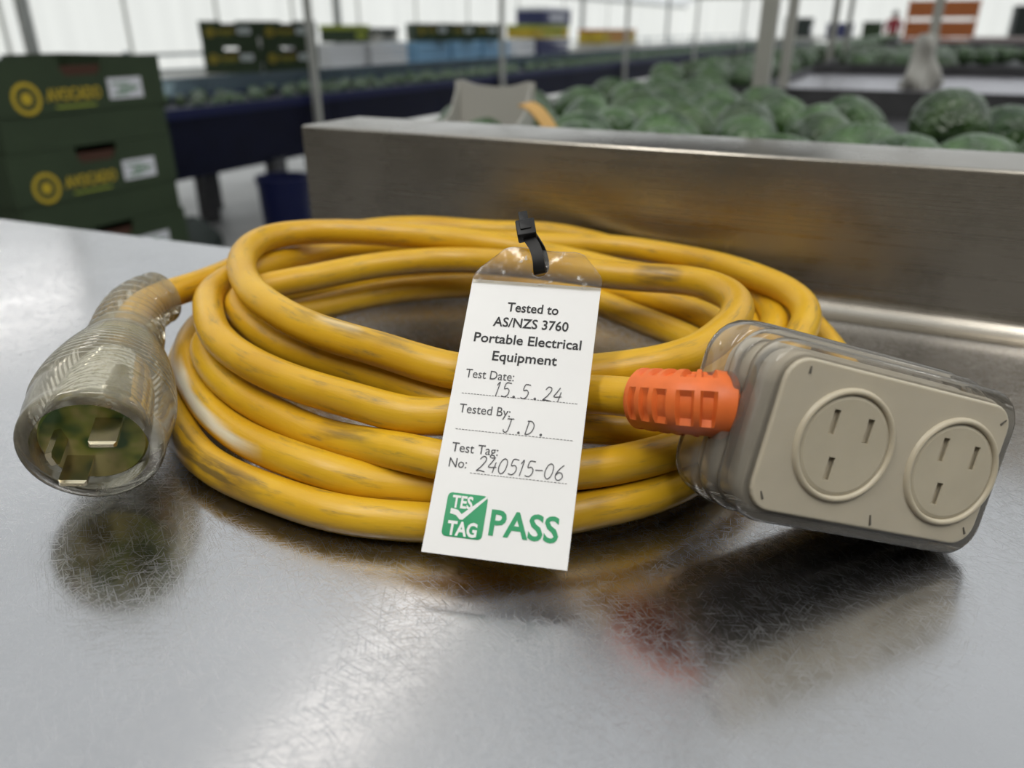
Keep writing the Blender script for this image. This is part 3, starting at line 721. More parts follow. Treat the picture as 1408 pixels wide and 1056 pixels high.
# ================================================================== test tag
TM = Matrix(((0.965011, -0.189061, -0.181687, -0.090699895), (0.261839, 0.657928, 0.706096, 0.133268359), (-0.013958, -0.728963, 0.684411, TZ + 0.0094711884), (0, 0, 0, 1)))
tg = thing('test_tag', 'white electrical test tag marked PASS leaning on the yellow coil', 'tag', mat4=TM)
mm = .001
CW, CH = 37.34, 79.54
b = MB(); b.prism([(0, 0), (CW * mm, 0), (CW * mm, CH * mm), (0, CH * mm)], lambda a, c, d: (a, d, c), .0001, .0006)
card = b.build('card', 'card_white', tg)
# clear laminated top with a punched hole
def laminate():
    n = 24; hc = (19.2, 83.6); hr = 2.15
    outline = [(-.2, 78.5), (CW + .2, 78.5), (CW + .1, 82.2), (36.2, 84.2), (31.6, 89.4), (29.4, 90.3), (10.0, 90.8), (8.2, 90.4), (1.9, 83.6), (.3, 81.2)]
    pts = []
    per = []
    # resample outline by angle around the hole
    for i in range(n * 3):
        a = 2 * math.pi * i / (n * 3); dx, dz = math.cos(a), math.sin(a); best = None
        for j in range(len(outline)):
            (x0, z0), (x1, z1) = outline[j], outline[(j + 1) % len(outline)]
            ex, ez = x1 - x0, z1 - z0; den = dx * ez - dz * ex
            if abs(den) < 1e-9: continue
            t = ((x0 - hc[0]) * ez - (z0 - hc[1]) * ex) / den; s = ((x0 - hc[0]) * dz - (z0 - hc[1]) * dx) / den
            if t > 0 and -1e-6 <= s <= 1 + 1e-6 and (best is None or t < best): best = t
        per.append((hc[0] + dx * best, hc[1] + dz * best))
    N = n * 3; hole = [(hc[0] + hr * math.cos(2 * math.pi * i / N), hc[1] + hr * math.sin(2 * math.pi * i / N)) for i in range(N)]
    vs = []
    def warp(x, z): return -.00012 + .00035 * math.sin(x * .35) * max(0, (z - 80) / 10)
    for y in (0, .00022):
        for ringp in (hole, per):
            for x, z in ringp: vs.append((x * mm, warp(x, z) - y, z * mm))
    fs = []
    for i in range(N):
        j = (i + 1) % N
        fs += [(i, j, N + j, N + i), (2 * N + i, 3 * N + i, 3 * N + j, 2 * N + j), (i, 2 * N + i, 2 * N + j, j), (N + i, N + j, 3 * N + j, 3 * N + i)]
    b = MB(); b.add(vs, fs); o = b.build('clear_top', 'laminate', tg, smooth=40); o['label'] = 'clear laminated top with punched hole'
laminate()
def on_card(name, me, x, z, parent=None, y=0.0):
    return link_mesh(name, me, parent or card, (x * mm, y, z * mm), (math.radians(90), 0, 0))
def line(txt, x0, x1, zc, size, mat, bold=0.0, name='printed_line', align='LEFT', y=0.0, parent=None):
    me = text_mesh(txt, size * mm, mat, 'LEFT', bold * mm, .00002, (x1 - x0) * mm)
    return on_card(name, me, x0, zc - size * .36, parent, y)
line('Tested to', 11.6, 26.3, 71.4, 4.1, 'print_black', .06)
line('AS/NZS 3760', 8.3, 29.7, 66.5, 4.1, 'print_black', .06)
line('Portable Electrical', 3.6, 33.9, 61.2, 4.1, 'print_black', .06)
line('Equipment', 9.7, 27.8, 55.9, 4.1, 'print_black', .06)
line('Test Date:', 3.1, 16.7, 50.0, 3.7, 'print_grey')
line('Tested By:', 3.1, 17.2, 39.6, 3.7, 'print_grey')
line('Test Tag:', 3.0, 15.6, 28.5, 3.7, 'print_grey')
line('No:', 3.0, 7.8, 24.2, 3.7, 'print_grey')
for x0, x1, z in ((3.0, 34.4, 43.9), (3.1, 34.3, 33.5), (9.0, 34.3, 21.8)):
    b = MB(); x = x0
    while x < x1:
        w = random.uniform(.45, .75); b.box(x * mm, (x + w) * mm, -.00003, .0001, (z - .06) * mm, (z + .06) * mm); x += w + .3
    b.build('dotted_rule', 'print_grey', card)
GL = {  # pen strokes on a 1 x 1.6 cell
 '1': [[(.35, 1.25), (.6, 1.6), (.45, 0)]],
 '5': [[(.95, 1.6), (.35, 1.6), (.25, .95), (.6, 1.0), (.85, .75), (.8, .3), (.5, .02), (.1, .1)]],
 '2': [[(.15, 1.25), (.4, 1.58), (.75, 1.5), (.8, 1.15), (.5, .6), (.05, .05), (.3, .1), (.95, .02)]],
 '4': [[(.6, 1.6), (.3, 1.0), (.1, .55), (.95, .6)], [(.8, 1.1), (.65, 0)]],
 '0': [[(.55, 1.6), (.25, 1.3), (.1, .7), (.2, .2), (.5, 0), (.8, .3), (.92, .9), (.85, 1.4), (.55, 1.6)]],
 '6': [[(.8, 1.55), (.4, 1.1), (.12, .5), (.25, .08), (.6, 0), (.88, .3), (.75, .7), (.4, .75), (.18, .5)]],
 '-': [[(.1, .75), (.9, .8)]],
 '.': [[(.25, .0), (.42, .06), (.36, .2), (.22, .12), (.3, .02)]],
 'J': [[(.25, 1.55), (1.0, 1.58)], [(.7, 1.55), (.6, .35), (.4, .02), (.1, .1), (.05, .3)]],
 'D': [[(.3, 1.55), (.15, 0)], [(.1, 1.5), (.6, 1.5), (.95, 1.1), (.9, .5), (.55, .08), (.1, .02)]],
}
def pen(txt, xs, zb, h, name='handwriting'):
    b = MB(); k = h / 1.6
    for ch, x in zip(txt, xs):
        for st in GL[ch]:
            P = [Vector(((x + px * k * .92 + pz * k * .10) * mm, -.00006, (zb + pz * k) * mm)) for px, pz in st]
            P = catmull(P, .00012) if len(P) > 2 else P
            b.tube(P, .00012, 6)
    b.build(name, 'pen_ink', card)
pen('15.5.24', (11.3, 13.7, 16.6, 19.0, 22.4, 25.2, 27.9), 43.9, 4.1)
pen('J.D.', (15.8, 19.4, 21.6, 25.4), 33.9, 4.0)
pen('240515-06', (10.5, 13.3, 16.0, 18.8, 21.0, 23.2, 25.6, 28.2, 31.0), 22.5, 4.2)
b = MB(); b.slab(5.30 * mm, 5.72 * mm, 1.2 * mm, -.00004, .0001, .00001, cx=9.62 * mm, cz=10.4 * mm)
badge = b.build('logo_badge', 'badge_green', tg, smooth=35); badge['label'] = 'green square logo with a white tick'
line('TES', 5.7, 11.2, 13.9, 4.5, 'card_white', .12, 'logo_letters', y=-.00007, parent=badge)
line('TAG', 5.6, 13.4, 7.0, 5.0, 'card_white', .16, 'logo_letters', y=-.00007, parent=badge)
b = MB(); tick = [(5.7, 12.0), (7.6, 11.7), (8.75, 10.7), (14.75, 16.25), (14.75, 15.5), (9.2, 9.3), (8.4, 9.3), (7.3, 10.3), (5.7, 10.6)]
b.prism([(x * mm, z * mm) for x, z in tick], lambda a, c, d: (a, d, c), -.00009, -.00005); b.build('tick_mark', 'card_white', badge)
line('PASS', 16.4, 34.1, 9.75, 9.3, 'badge_green', .20, 'pass_lettering')

# ================================================================== black cable tie through the tag
def ribbon(pts, widths, wdir, th):
    """flat strap along pts; wdir is the width direction"""
    pts = [Vector(p) for p in pts]; vs = []; fs = []
    for i, p in enumerate(pts):
        t = (pts[min(i + 1, len(pts) - 1)] - pts[max(i - 1, 0)]).normalized()
        w = (wdir - t * wdir.dot(t)).normalized(); n_ = t.cross(w); hw = widths[i] / 2 if isinstance(widths, list) else widths / 2
        vs += [p - w * hw - n_ * th / 2, p + w * hw - n_ * th / 2, p + w * hw + n_ * th / 2, p - w * hw + n_ * th / 2]
    for i in range(len(pts) - 1):
        for k in range(4): fs.append((i * 4 + k, i * 4 + (k + 1) % 4, (i + 1) * 4 + (k + 1) % 4, (i + 1) * 4 + k))
    m_ = len(pts) - 1; fs += [(3, 2, 1, 0), (m_ * 4, m_ * 4 + 1, m_ * 4 + 2, m_ * 4 + 3)]
    return MB().add(vs, fs)
def tl(x, y, z): return TM @ Vector((x * mm, y * mm, z * mm))          # tag millimetres -> world
tie = thing('cable_tie', 'black plastic cable tie holding the test tag by its hole', 'cable tie', tl(14, -3, 96))
TO = tie.location.copy()
hd = tl(14.0, -3.2, 95.0)
loop = [tl(14.2, -3.0, 94.4), tl(15.4, -2.6, 92.4), tl(17.0, -2.3, 90.3), tl(18.3, -1.9, 87.4), tl(18.9, -1.3, 85.2), tl(19.1, -.2, 83.7), tl(19.3, 1.2, 83.9), tl(19.6, 2.8, 86.2), tl(19.2, 3.4, 89.0), tl(18.0, 2.6, 92.0), tl(16.2, .2, 93.8), tl(14.6, -2.0, 95.0), hd]
wd = (TM.to_3x3() @ Vector((1, -.15, .25))).normalized()
b = ribbon([p - TO for p in catmull(loop, .0006)], .0034, wd, .0010); b.build('strap', 'tie_black', tie, smooth=30)
TR = TM.to_3x3() @ Euler((0, math.radians(-16), 0)).to_matrix()
def oriented(b, name, centre, mat='tie_black', sm=False):
    b.v = [tuple(TR @ Vector(v) + centre - TO) for v in b.v]; return b.build(name, mat, tie, smooth=sm)
b = MB(); b.slab(2.8 * mm, 2.7 * mm, .5 * mm, -2.1 * mm, 2.1 * mm, .35 * mm); oriented(b, 'head', hd, sm=35)
b = MB(); b.slab(1.6 * mm, 1.3 * mm, .2 * mm, -2.5 * mm, -1.9 * mm, .1 * mm); oriented(b, 'pawl', hd + TR @ Vector((0, 0, .4 * mm)), sm=35)
b = MB(); b.slab(1.35 * mm, 2.3 * mm, .25 * mm, -.5 * mm, .4 * mm, .15 * mm); oriented(b, 'cut_end', hd + TR @ Vector((-.2 * mm, .2 * mm, 4.4 * mm)), sm=35)

# ================================================================== avocado packing bed behind the table
bed = thing('packing_bed', 'long steel packing bed of bays full of green avocados', 'packing bed', (0, .5, 0))
def part(root, name, mat, *boxes, sm=False):
    b = MB(); l = root.location
    for x0, x1, y0, y1, z0, z1 in boxes: b.box(x0 - l.x, x1 - l.x, y0 - l.y, y1 - l.y, z0 - l.z, z1 - l.z)
    return b.build(name, mat, root, smooth=sm)
part(bed, 'bay_floor', 'dark_steel', (-.52, 1.3, .80, 1.60, TZ - .030, TZ - .015))
part(bed, 'bay_floor', 'dark_steel', (-.455, 1.3, .66, .80, TZ - .030, TZ - .015))
part(bed, 'side_board', 'dark_steel', (-.465, -.455, .648, .80, TZ - .14, TZ + .02))
part(bed, 'lane_floor', 'dark_steel', (-.52, -.28, 1.60, 14, TZ - .015, TZ))
part(bed, 'steel_sheet', 'bed_steel', (-.265, 1.3, 1.615, 2.50, TZ + .008, TZ + .016))
part(bed, 'bay_floor', 'dark_steel', (-.265, 1.3, 2.515, 4.5, TZ - .015, TZ))
part(bed, 'steel_sheet', 'bed_steel', (-.265, 1.3, 4.515, 6.4, TZ + .005, TZ + .013))
for y, h in ((1.60, .030), (2.50, .042), (4.50, .04), (6.40, .05)):
    part(bed, 'cross_divider', 'dark_steel', (-.52 if y < 2 else -.265, 1.3, y, y + .015, TZ - .06, TZ + h))
part(bed, 'lane_divider', 'dark_steel', (-.28, -.265, 1.615, 14, TZ - .06, TZ + .03))
part(bed, 'side_board', 'dark_steel', (-.535, -.52, .80, 14, TZ - .14, TZ + .022))
part(bed, 'cross_divider', 'dark_steel', (-.465, 1.3, .648, .66, TZ - .06, TZ + .022))
y = .80
while y < 13.9:
    part(bed, 'rim_cap', 'white_rim', (-.542, -.513, y, y + .475, TZ + .022, TZ + .031)); y += .485
part(bed, 'side_board', 'dark_steel', (1.3, 1.315, .66, 6.4, TZ - .14, TZ + .03))
for y in (.84, 2.5, 4.5, 6.3):
    for x in (-.50, 1.26): part(bed, 'leg', 'galvanised', (x - .02, x + .02, y, y + .04, 0, TZ - .015))
for y in (8.5, 10.6, 12.7):
    for x in (-.50, -.30): part(bed, 'leg', 'galvanised', (x - .015, x + .015, y, y + .03, 0, TZ - .015))

def post(x, y, w, z0, z1, label, mat='pale_post', group=None):
    t = thing('steel_post', label, 'post', (x, y, z0), group)
    b = MB(); b.box(-w / 2, w / 2, -w / 2, w / 2, 0, z1 - z0); b.build('shaft', mat, t)
    b = MB(); b.box(-w * .9, w * .9, -w * .9, w * .9, 0, .006); b.build('foot_plate', mat, t)
    return t
post(-.235, 1.455, .026, TZ - .015, 3.6, 'thick pale square post rising from the near avocado bay')
post(-.235, 1.72, .018, TZ + .016, 3.6, 'thinner pale post just behind the thick square post')
post(.018, 1.95, .019, TZ + .016, 3.6, 'pale post with a grey plastic bag wrapped round its foot')
post(-.30, 3.30, .022, TZ, 3.6, 'slim post standing by the avocado lane, third of its row')
post(-.30, 3.95, .018, TZ, 3.6, 'slim post standing by the avocado lane, fourth of its row')

# grey plastic bag round the foot of the post
def bag():
    b = MB(); vs = []; fs = []; nu, nv = 22, 14
    for j in range(nv + 1):
        t = j / nv; z = .105 * t; r = .034 * (1 - .62 * t ** 1.3) + .004 * math.sin(9 * t)
        for i in range(nu):
            a = 2 * math.pi * i / nu; rr = r * (1 + .22 * math.sin(3 * a + 7 * t) + .12 * math.sin(7 * a - 5 * t)); vs.append((rr * math.cos(a), rr * math.sin(a), z))
    for j in range(nv):
        for i in range(nu): fs.append((j * nu + i, j * nu + (i + 1) % nu, (j + 1) * nu + (i + 1) % nu, (j + 1) * nu + i))
    fs.append(tuple(range(nu))[::-1]); fs.append(tuple(range(nv * nu, (nv + 1) * nu)))
    b.add(vs, fs); o = b.build('plastic_bag', 'crate_grey', smooth=60, loc=(.010, 1.945, TZ + .0165))
    tag(o, 'crumpled grey plastic bag wrapped round the foot of a post', 'bag')
bag()

# ---- avocados
def avocado_mesh(name, length, r, neck, seed, mat):
    rnd = random.Random(seed); b = MB(); vs = []; fs = []; nu, nv = 18, 12
    ph = [rnd.uniform(0, 6.28) for _ in range(4)]
    for j in range(1, nv):
        t = j / nv; a = math.pi * t; s = -math.cos(a) * length / 2; rr = r * math.sin(a) ** .92 * (1 - neck * t ** 2)
        for i in range(nu):
            q = 2 * math.pi * i / nu; k = 1 + .025 * math.sin(3 * q + ph[0] + 4 * t) + .02 * math.sin(5 * q + ph[1] - 6 * t); vs.append((rr * k * math.cos(q), s, rr * k * math.sin(q)))
    vs += [(0, -length / 2, 0), (0, length / 2 * .97, 0)]; m_ = nv - 1
    for j in range(m_ - 1):
        for i in range(nu): fs.append((j * nu + i, j * nu + (i + 1) % nu, (j + 1) * nu + (i + 1) % nu, (j + 1) * nu + i))
    for i in range(nu): fs.append((i, m_ * nu, (i + 1) % nu)); fs.append(((m_ - 1) * nu + i, (m_ - 1) * nu + (i + 1) % nu, m_ * nu + 1))
    b.add(vs, fs); return b.mesh(name, mat, smooth=180)
AV = [avocado_mesh('avocado', .084, .0335, .30, 1, 'avocado_skin'), avocado_mesh('avocado', .078, .0345, .22, 2, 'avocado_skin'), avocado_mesh('avocado', .088, .0325, .36, 3, 'avocado_skin'), avocado_mesh('avocado', .080, .034, .26, 4, 'avocado_dark')]
def avocado(x, y, z, label, group=None, rot=None, me=None, sc=1.0):
    o = link_mesh('avocado', me or random.choice(AV), None, (x, y, z), rot or (random.uniform(-.5, .5), random.uniform(0, 6.28), random.uniform(0, 6.28)), (sc,) * 3)
    return tag(o, label, 'avocado', group)
def scatter(x0, x1, y0, y1, dmin, tries, keep, skip=()):
    pts = list(keep)
    n0 = len(pts)
    for _ in range(tries):
        x, y = random.uniform(x0, x1), random.uniform(y0, y1)
        if all((x - a) ** 2 + (y - c) ** 2 > dmin * dmin for a, c in pts) and all((x - a) ** 2 + (y - c) ** 2 > r * r for a, c, r in skip): pts.append((x, y))
    return pts[n0:]
big = avocado_mesh('avocado', .079, .0385, .06, 9, 'avocado_dark')
avocado(.040, .955, TZ + .0385, 'large round dark green avocado standing out at right behind the upstand', rot=(.15, .4, .6), me=big)
near = scatter(-.475, .62, .70, 1.555, .0775, 6000, [(.040, .955)], ((-.43, .72, .10), (.02, .86, .085), (.040, .955, .095), (.03, 1.08, .07), (-.235, 1.455, .055)))
near = [(x, y) for x, y in near if not (x > -.20 and y > 1.13) and not (x > -.30 and y > 1.36) and not (x < -.36 and y < .83)]
def nth(k): return '%d%s' % (k, 'th' if 10 <= k % 100 <= 20 else {1: 'st', 2: 'nd', 3: 'rd'}.get(k % 10, 'th'))
ROWS = ('front', 'second', 'third', 'fourth', 'fifth', 'sixth', 'rear')
rows = {}
for x, y in near: rows.setdefault(min(6, int((y - .70) / .10)), []).append((x, y))
for rw, q in rows.items():
    for k, (x, y) in enumerate(sorted(q)): avocado(x, y, TZ + .0200, 'green avocado %s from the left in the %s row behind the steel upstand' % (nth(k + 1), ROWS[rw]), 'avocados in the near bay', sc=1.06)
lane = scatter(-.475, -.325, 1.66, 4.6, .076, 1500, [], ((-.30, 3.30, .05), (-.30, 3.95, .05)))
for x, y in lane: avocado(x, y, TZ + .0345, 'green avocado in the narrow lane beside the white rim', 'avocados in the narrow lane')
bay3 = scatter(-.22, .10, 2.60, 4.3, .09, 300, [])
for x, y in bay3: avocado(x, y, TZ + .0345, 'green avocado in the bay beyond the bare steel sheet', 'avocados in the second bay')

def avo_stuff(name, pts, label, root=None):
    """far avocados, too many and too small to tell apart"""
    b = MB()
    for x, y, z in pts:
        r = .033; a0 = random.uniform(0, 6); vs = []; fs = []
        for j in range(1, 4):
            t = math.pi * j / 4
            for i in range(6): vs.append((x + 1.15 * r * math.sin(t) * math.cos(a0 + i * 1.047), y + r * math.sin(t) * math.sin(a0 + i * 1.047), z + r * math.cos(t)))
        vs += [(x, y, z + r), (x, y, z - r)]
        for j in range(2):
            for i in range(6): fs.append((j * 6 + i, (j + 1) * 6 + i, (j + 1) * 6 + (i + 1) % 6, j * 6 + (i + 1) % 6))
        for i in range(6): fs.append((18, i, (i + 1) % 6)); fs.append((19, 12 + (i + 1) % 6, 12 + i))
        b.add(vs, fs)
    o = b.build(name, 'avocado_skin', None, smooth=180); o['kind'] = 'stuff'
    return tag(o, label, 'avocados')
farp = [(x, y, TZ + .034) for x, y in scatter(-.475, -.325, 4.7, 13.8, .08, 1500, [])] + [(x, y, TZ + .034) for x, y in scatter(.15, 1.2, 3.45, 4.42, .1, 200, [])] + [(x, y, TZ + .034) for x, y in scatter(.5, 1.2, 2.9, 3.4, .1, 60, [])]
avo_stuff('avocado_heap', farp, 'far avocados filling the distant bays and the end of the lane')

# ---- grey scoop-sided punnet at the left end of the near bay
pn = thing('plastic_punnet', 'grey plastic punnet with a raised back standing by the avocados', 'punnet', (-.395, .722, TZ - .015))
def punnet():
    w, d, th = .042, .045, .0018
    def wall(name, poly, fn): b = MB(); b.prism(poly, fn, 0, th); b.build(name, 'crate_grey', pn)
    arc = [(-w, .004), (w, .004), (w + .005, .095), (w * .9, .096), (w * .5, .0915), (0, .090), (-w * .5, .0915), (-w * .9, .096), (-w - .005, .095)]
    wall('back_wall', arc, lambda a, c, q: (a, d + q, c))
    wall('front_wall', [(-w, .004), (w, .004), (w, .03), (-w, .03)], lambda a, c, q: (a, -d - q, c))
    for s in (-1, 1): wall('side_wall', [(-d, .004), (d, .004), (d, .095), (d * .6, .065), (-d, .03)], lambda a, c, q: (s * (w + q), a, c))
    b = MB(); b.box(-w, w, -d, d, .001, .004); b.build('base', 'crate_grey', pn)
punnet()
avocado(-.380, .715, TZ + .0245, 'avocado sitting in the grey plastic punnet', sc=.85, rot=(.2, 1, .4), me=AV[0])
# curled tan strip
def strip():
    P = []
    for i in range(14):
        t = i / 13; P.append(Vector((.045 * t, -.012 * t, .042 * math.cos(t * 1.5) + .002)))
    b = ribbon(P, .02, Vector((.2, 1, .1)), .002); o = b.build('card_strip', 'tan_card', smooth=40, loc=(-.335, .715, TZ + .020)); tag(o, 'curled tan cardboard strip beside the grey punnet', 'cardboard')
strip()

# ================================================================== green avocado boxes
BL, BD, BH = .360, .300, .155
def make_box():
    """local: front (printed) face at x = 0, box runs to x = -BD, length along y"""
    t = thing('avocado_box', 'x', 'box', (0, 0, 0)); th = .004; lo = .062
    b = MB(); i = .003
    b.box(-BD + i, -i, -BL / 2 + i, BL / 2 - i, 0, th)
    for x0, x1, y0, y1 in ((-i - th, -i, -BL / 2 + i, BL / 2 - i), (-BD + i, -BD + i + th, -BL / 2 + i, BL / 2 - i), (-BD + i + th, -i - th, -BL / 2 + i, -BL / 2 + i + th), (-BD + i + th, -i - th, BL / 2 - i - th, BL / 2 - i)): b.box(x0, x1, y0, y1, th, lo + .01)
    b.build('tray', 'box_green', t)
    nw, nd = .047, .031
    prof = [(-BL / 2, lo), (BL / 2, lo), (BL / 2, BH - .0006), (nw, BH - .0006)]
    prof += [(nw - .004, BH - nd * .6), (nw - .012, BH - nd)] + [(-nw + .012, BH - nd), (-nw + .004, BH - nd * .6), (-nw, BH - .0006), (-BL / 2, BH - .0006)]
    for x0 in (-th, -BD):
        b = MB(); b.prism(prof, lambda a, c, d: (x0 + d, a, c), 0, th); b.build('long_side', 'box_green', t)
    for y0 in (-BL / 2, BL / 2 - th):
        b = MB(); b.box(-BD + th, -th, y0, y0 + th, lo, BH - .0006); b.build('short_side', 'box_green', t)
    b = MB(); b.box(-BD + .006, -th - .0005, -BL / 2 + .006, BL / 2 - .006, lo, lo + .003); b.build('liner', 'box_inside', t)
    b = MB(); b.box(-.0075, -.0042, -nw * 1.25, nw * 1.25, lo + .004, BH - nd * .45); b.build('inner_flap', 'box_inside', t)
    # print on the front face
    def ring(cy, cz, r0, r1, mat, name='logo_ring'):
        b = MB(); n = 28; vs = []
        for r in (r0, r1):
            for x in (-.0002, .0006): vs += [(x, cy + r * math.cos(6.28318 * k / n), cz + r * math.sin(6.28318 * k / n)) for k in range(n)]
        fs = []
        for k in range(n):
            j = (k + 1) % n; fs += [(n + k, 3 * n + k, 3 * n + j, n + j), (3 * n + k, 2 * n + k, 2 * n + j, 3 * n + j), (k, n + k, n + j, j)]
        b.add(vs, fs); b.build(name, mat, t)
    ring(-.118, .090, .0205, .0275, 'print_yellow'); ring(-.118, .090, .0005, .0105, 'print_yellow', 'logo_centre')
    me = text_mesh('AVOCADO', .030, 'print_yellow', 'LEFT', .0006, .0003, .112); link_mesh('box_lettering', me, t, (.0003, -.080, .083), (math.radians(90), 0, math.radians(90)))
    b = MB(); b.box(0, .0005, -.066, .018, .070, .0735); b.build('printed_rule', 'print_lime', t)
    b = MB(); b.box(0, .0008, .050, .128, .078, .116); lb = b.build('paper_label', 'label_white', t)
    for z0, y0, y1 in ((.104, .058, .100), (.096, .074, .118), (.091, .070, .112), (.084, .060, .094)):
        b = MB(); b.box(.0008, .0011, y0, y1, z0, z0 + .0035); b.build('label_print', 'ink_green', lb)
    return t
box0 = make_box(); used = [False]
def place_box(x, y, z, label, group, sc=1.0, rz=0.0):
    if not used[0]: used[0] = True; o = box0
    else: o = copy_tree(box0)
    o.location = (x, y, z); o.scale = (sc,) * 3; o.rotation_euler = (0, 0, math.radians(rz))
    return tag(o, label, 'box', group)
names = ['lowest', 'second from the floor', 'third from the floor', 'third from the top', 'second from the top', 'topmost and open']
pl = thing('pallet', 'low wooden pallet under the near stack of green boxes', 'pallet', (-1.55, 1.04, 0))
for k in range(4): part(pl, 'deck_board', 'tan_card', (-1.72 + k * .095, -1.645 + k * .095, .85, 1.23, .035, .053))
for k in range(3): part(pl, 'bearer', 'tan_card', (-1.72, -1.36, .86 + k * .16, .90 + k * .16, 0, .035))
for i in range(6):
    place_box(-1.40 + (.0 if i == 5 else random.uniform(-.006, .003)), 1.040 + random.uniform(-.004, .004), i * BH + .053, 'dark green avocado box in the near left stack, %s' % names[i], 'avocado boxes in the near stack')
for r in range(2):
    for c_ in range(2):
        place_box(-3.93 + .255 * c_, 4.00 + .255 * c_, .77 + r * BH, 'green avocado box in the two by two stack beyond the conveyor, %s %s' % (('lower', 'upper')[r], ('left', 'right')[c_]), 'avocado boxes two by two', .98, -45)

# ================================================================== blue conveyor
cv = thing('conveyor', 'long navy blue conveyor running down the shed behind the box stack', 'conveyor', (-3.3, 2, 0))
y = .2
while y < 27.5:
    part(cv, 'side_panel', 'navy_panel', (-3.012, -3.0, y, y + 1.19, .385, .655)); y += 1.2
part(cv, 'side_lip', 'blue_lip', (-3.03, -2.985, .2, 27.8, .655, .70))
part(cv, 'side_lip', 'blue_lip', (-3.62, -3.59, .2, 27.8, .655, .70))
part(cv, 'far_panel', 'navy_panel', (-3.62, -3.60, .2, 27.8, .385, .655))
part(cv, 'side_guard', 'guard_clear', (-3.612, -3.606, .2, 27.8, .70, .79))
part(cv, 'belt', 'dark_steel', (-3.59, -3.03, .2, 27.8, .640, .665))
y = .9
while y < 27:
    for x in (-3.05, -3.60): part(cv, 'leg', 'dark_steel', (x, x + .07, y, y + .09, 0, .40))
    y += 2.33
belt = scatter(-3.5, -3.08, 2.3, 6.6, .098, 1200, [])
for x, y in belt[:95]: avocado(x, y, .665 + .0345, 'small green avocado riding on the blue conveyor', 'avocados on the conveyor')
avo_stuff('avocado_row', [(x, y, .70) for x, y in scatter(-3.5, -3.08, 6.7, 27.5, .11, 3000, [])], 'far avocados along the distant end of the blue conveyor')
b = MB(); b.lathe([(0, .10), (.02, .108), (.36, .122), (.385, .13), (.40, .13), (.40, .115), (.04, .10), (.04, .001)], 28, 'z')
o = b.build('blue_tub', 'blue_lip', None, smooth=40, loc=(-2.60, 2.86, 0)); tag(o, 'blue plastic tub on the floor in front of the conveyor', 'tub')
for i, y in enumerate((3.59, 5.88, 8.95, 12.1, 15.6)):
    post(-2.955, y, .032, 0, 3.9, 'thin upright in front of the blue conveyor, %s from the left' % ('first', 'second', 'third', 'fourth', 'fifth')[i], group='uprights along the conveyor')

def sack():
    b = MB(); vs = []; fs = []; nu, nv = 24, 12
    for j in range(nv + 1):
        t = j / nv; r = .125 * math.sin(math.pi * (.14 + .80 * t)) ** .7; z = .27 * t
        for i in range(nu):
            a = 2 * math.pi * i / nu; k = 1 + .10 * math.sin(4 * a + 6 * t) + .06 * math.sin(9 * a - 11 * t); vs.append((r * k * math.cos(a), r * k * math.sin(a), z))
    for j in range(nv):
        for i in range(nu): fs.append((j * nu + i, j * nu + (i + 1) % nu, (j + 1) * nu + (i + 1) % nu, (j + 1) * nu + i))
    fs.append(tuple(range(nu))[::-1]); fs.append(tuple(range(nv * nu, (nv + 1) * nu)))
    b.add(vs, fs); o = b.build('sack', 'crate_dark', smooth=60, loc=(-2.78, 2.43, 0)); tag(o, 'dark green sack on the floor beside the box stack', 'sack')
sack()

# ================================================================== shelf with rails beyond the conveyor
sh = thing('long_shelf', 'long grey shelf with two rails beyond the blue conveyor', 'shelf', (-4.1, 2, 0))
part(sh, 'shelf_board', 'crate_grey', (-4.40, -3.78, 1.8, 24, .745, .77))
for z in (.775, .872): part(sh, 'rail', 'rail_teal', (-4.375, -4.355, 1.8, 24, z, z + .018))
y = 2.0
while y < 24:
    part(sh, 'rail_post', 'rail_teal', (-4.377, -4.353, y, y + .03, .745, .905))
    for x in (-3.82, -4.38): part(sh, 'leg', 'dark_steel', (x, x + .04, y, y + .04, 0, .745))
    y += 1.55
def crate(x, y, z, w, l, h, mat, label, cat='crate', group=None, slats=3):
    """open slatted crate, long side along y"""
    t = thing('crate', label, cat, (x, y, z), group); th = .012
    b = MB(); b.box(-w / 2, w / 2, -l / 2, l / 2, 0, th); b.build('base', mat, t)
    for sx in (-1, 1):
        for sy in (-1, 1):
            b = MB(); x0, y0 = sx * (w / 2 - th), sy * (l / 2 - th); b.box(min(x0, x0 + sx * th), max(x0, x0 + sx * th), min(y0, y0 + sy * th), max(y0, y0 + sy * th), th, h); b.build('corner_post', mat, t)
    sh_ = (h - th) / slats
    for k in range(slats):
        z0 = th + k * sh_ + sh_ * .1; z1 = z0 + sh_ * .8
        for sx in (-1, 1):
            b = MB(); x0 = sx * (w / 2 - th); b.box(min(x0, x0 + sx * th * .7), max(x0, x0 + sx * th * .7), -l / 2 + th, l / 2 - th, z0, z1); b.build('slat', mat, t)
        for sy in (-1, 1):
            b = MB(); y0 = sy * (l / 2 - th); b.box(-w / 2 + th, w / 2 - th, min(y0, y0 + sy * th * .7), max(y0, y0 + sy * th * .7), z0, z1); b.build('slat', mat, t)
    return t
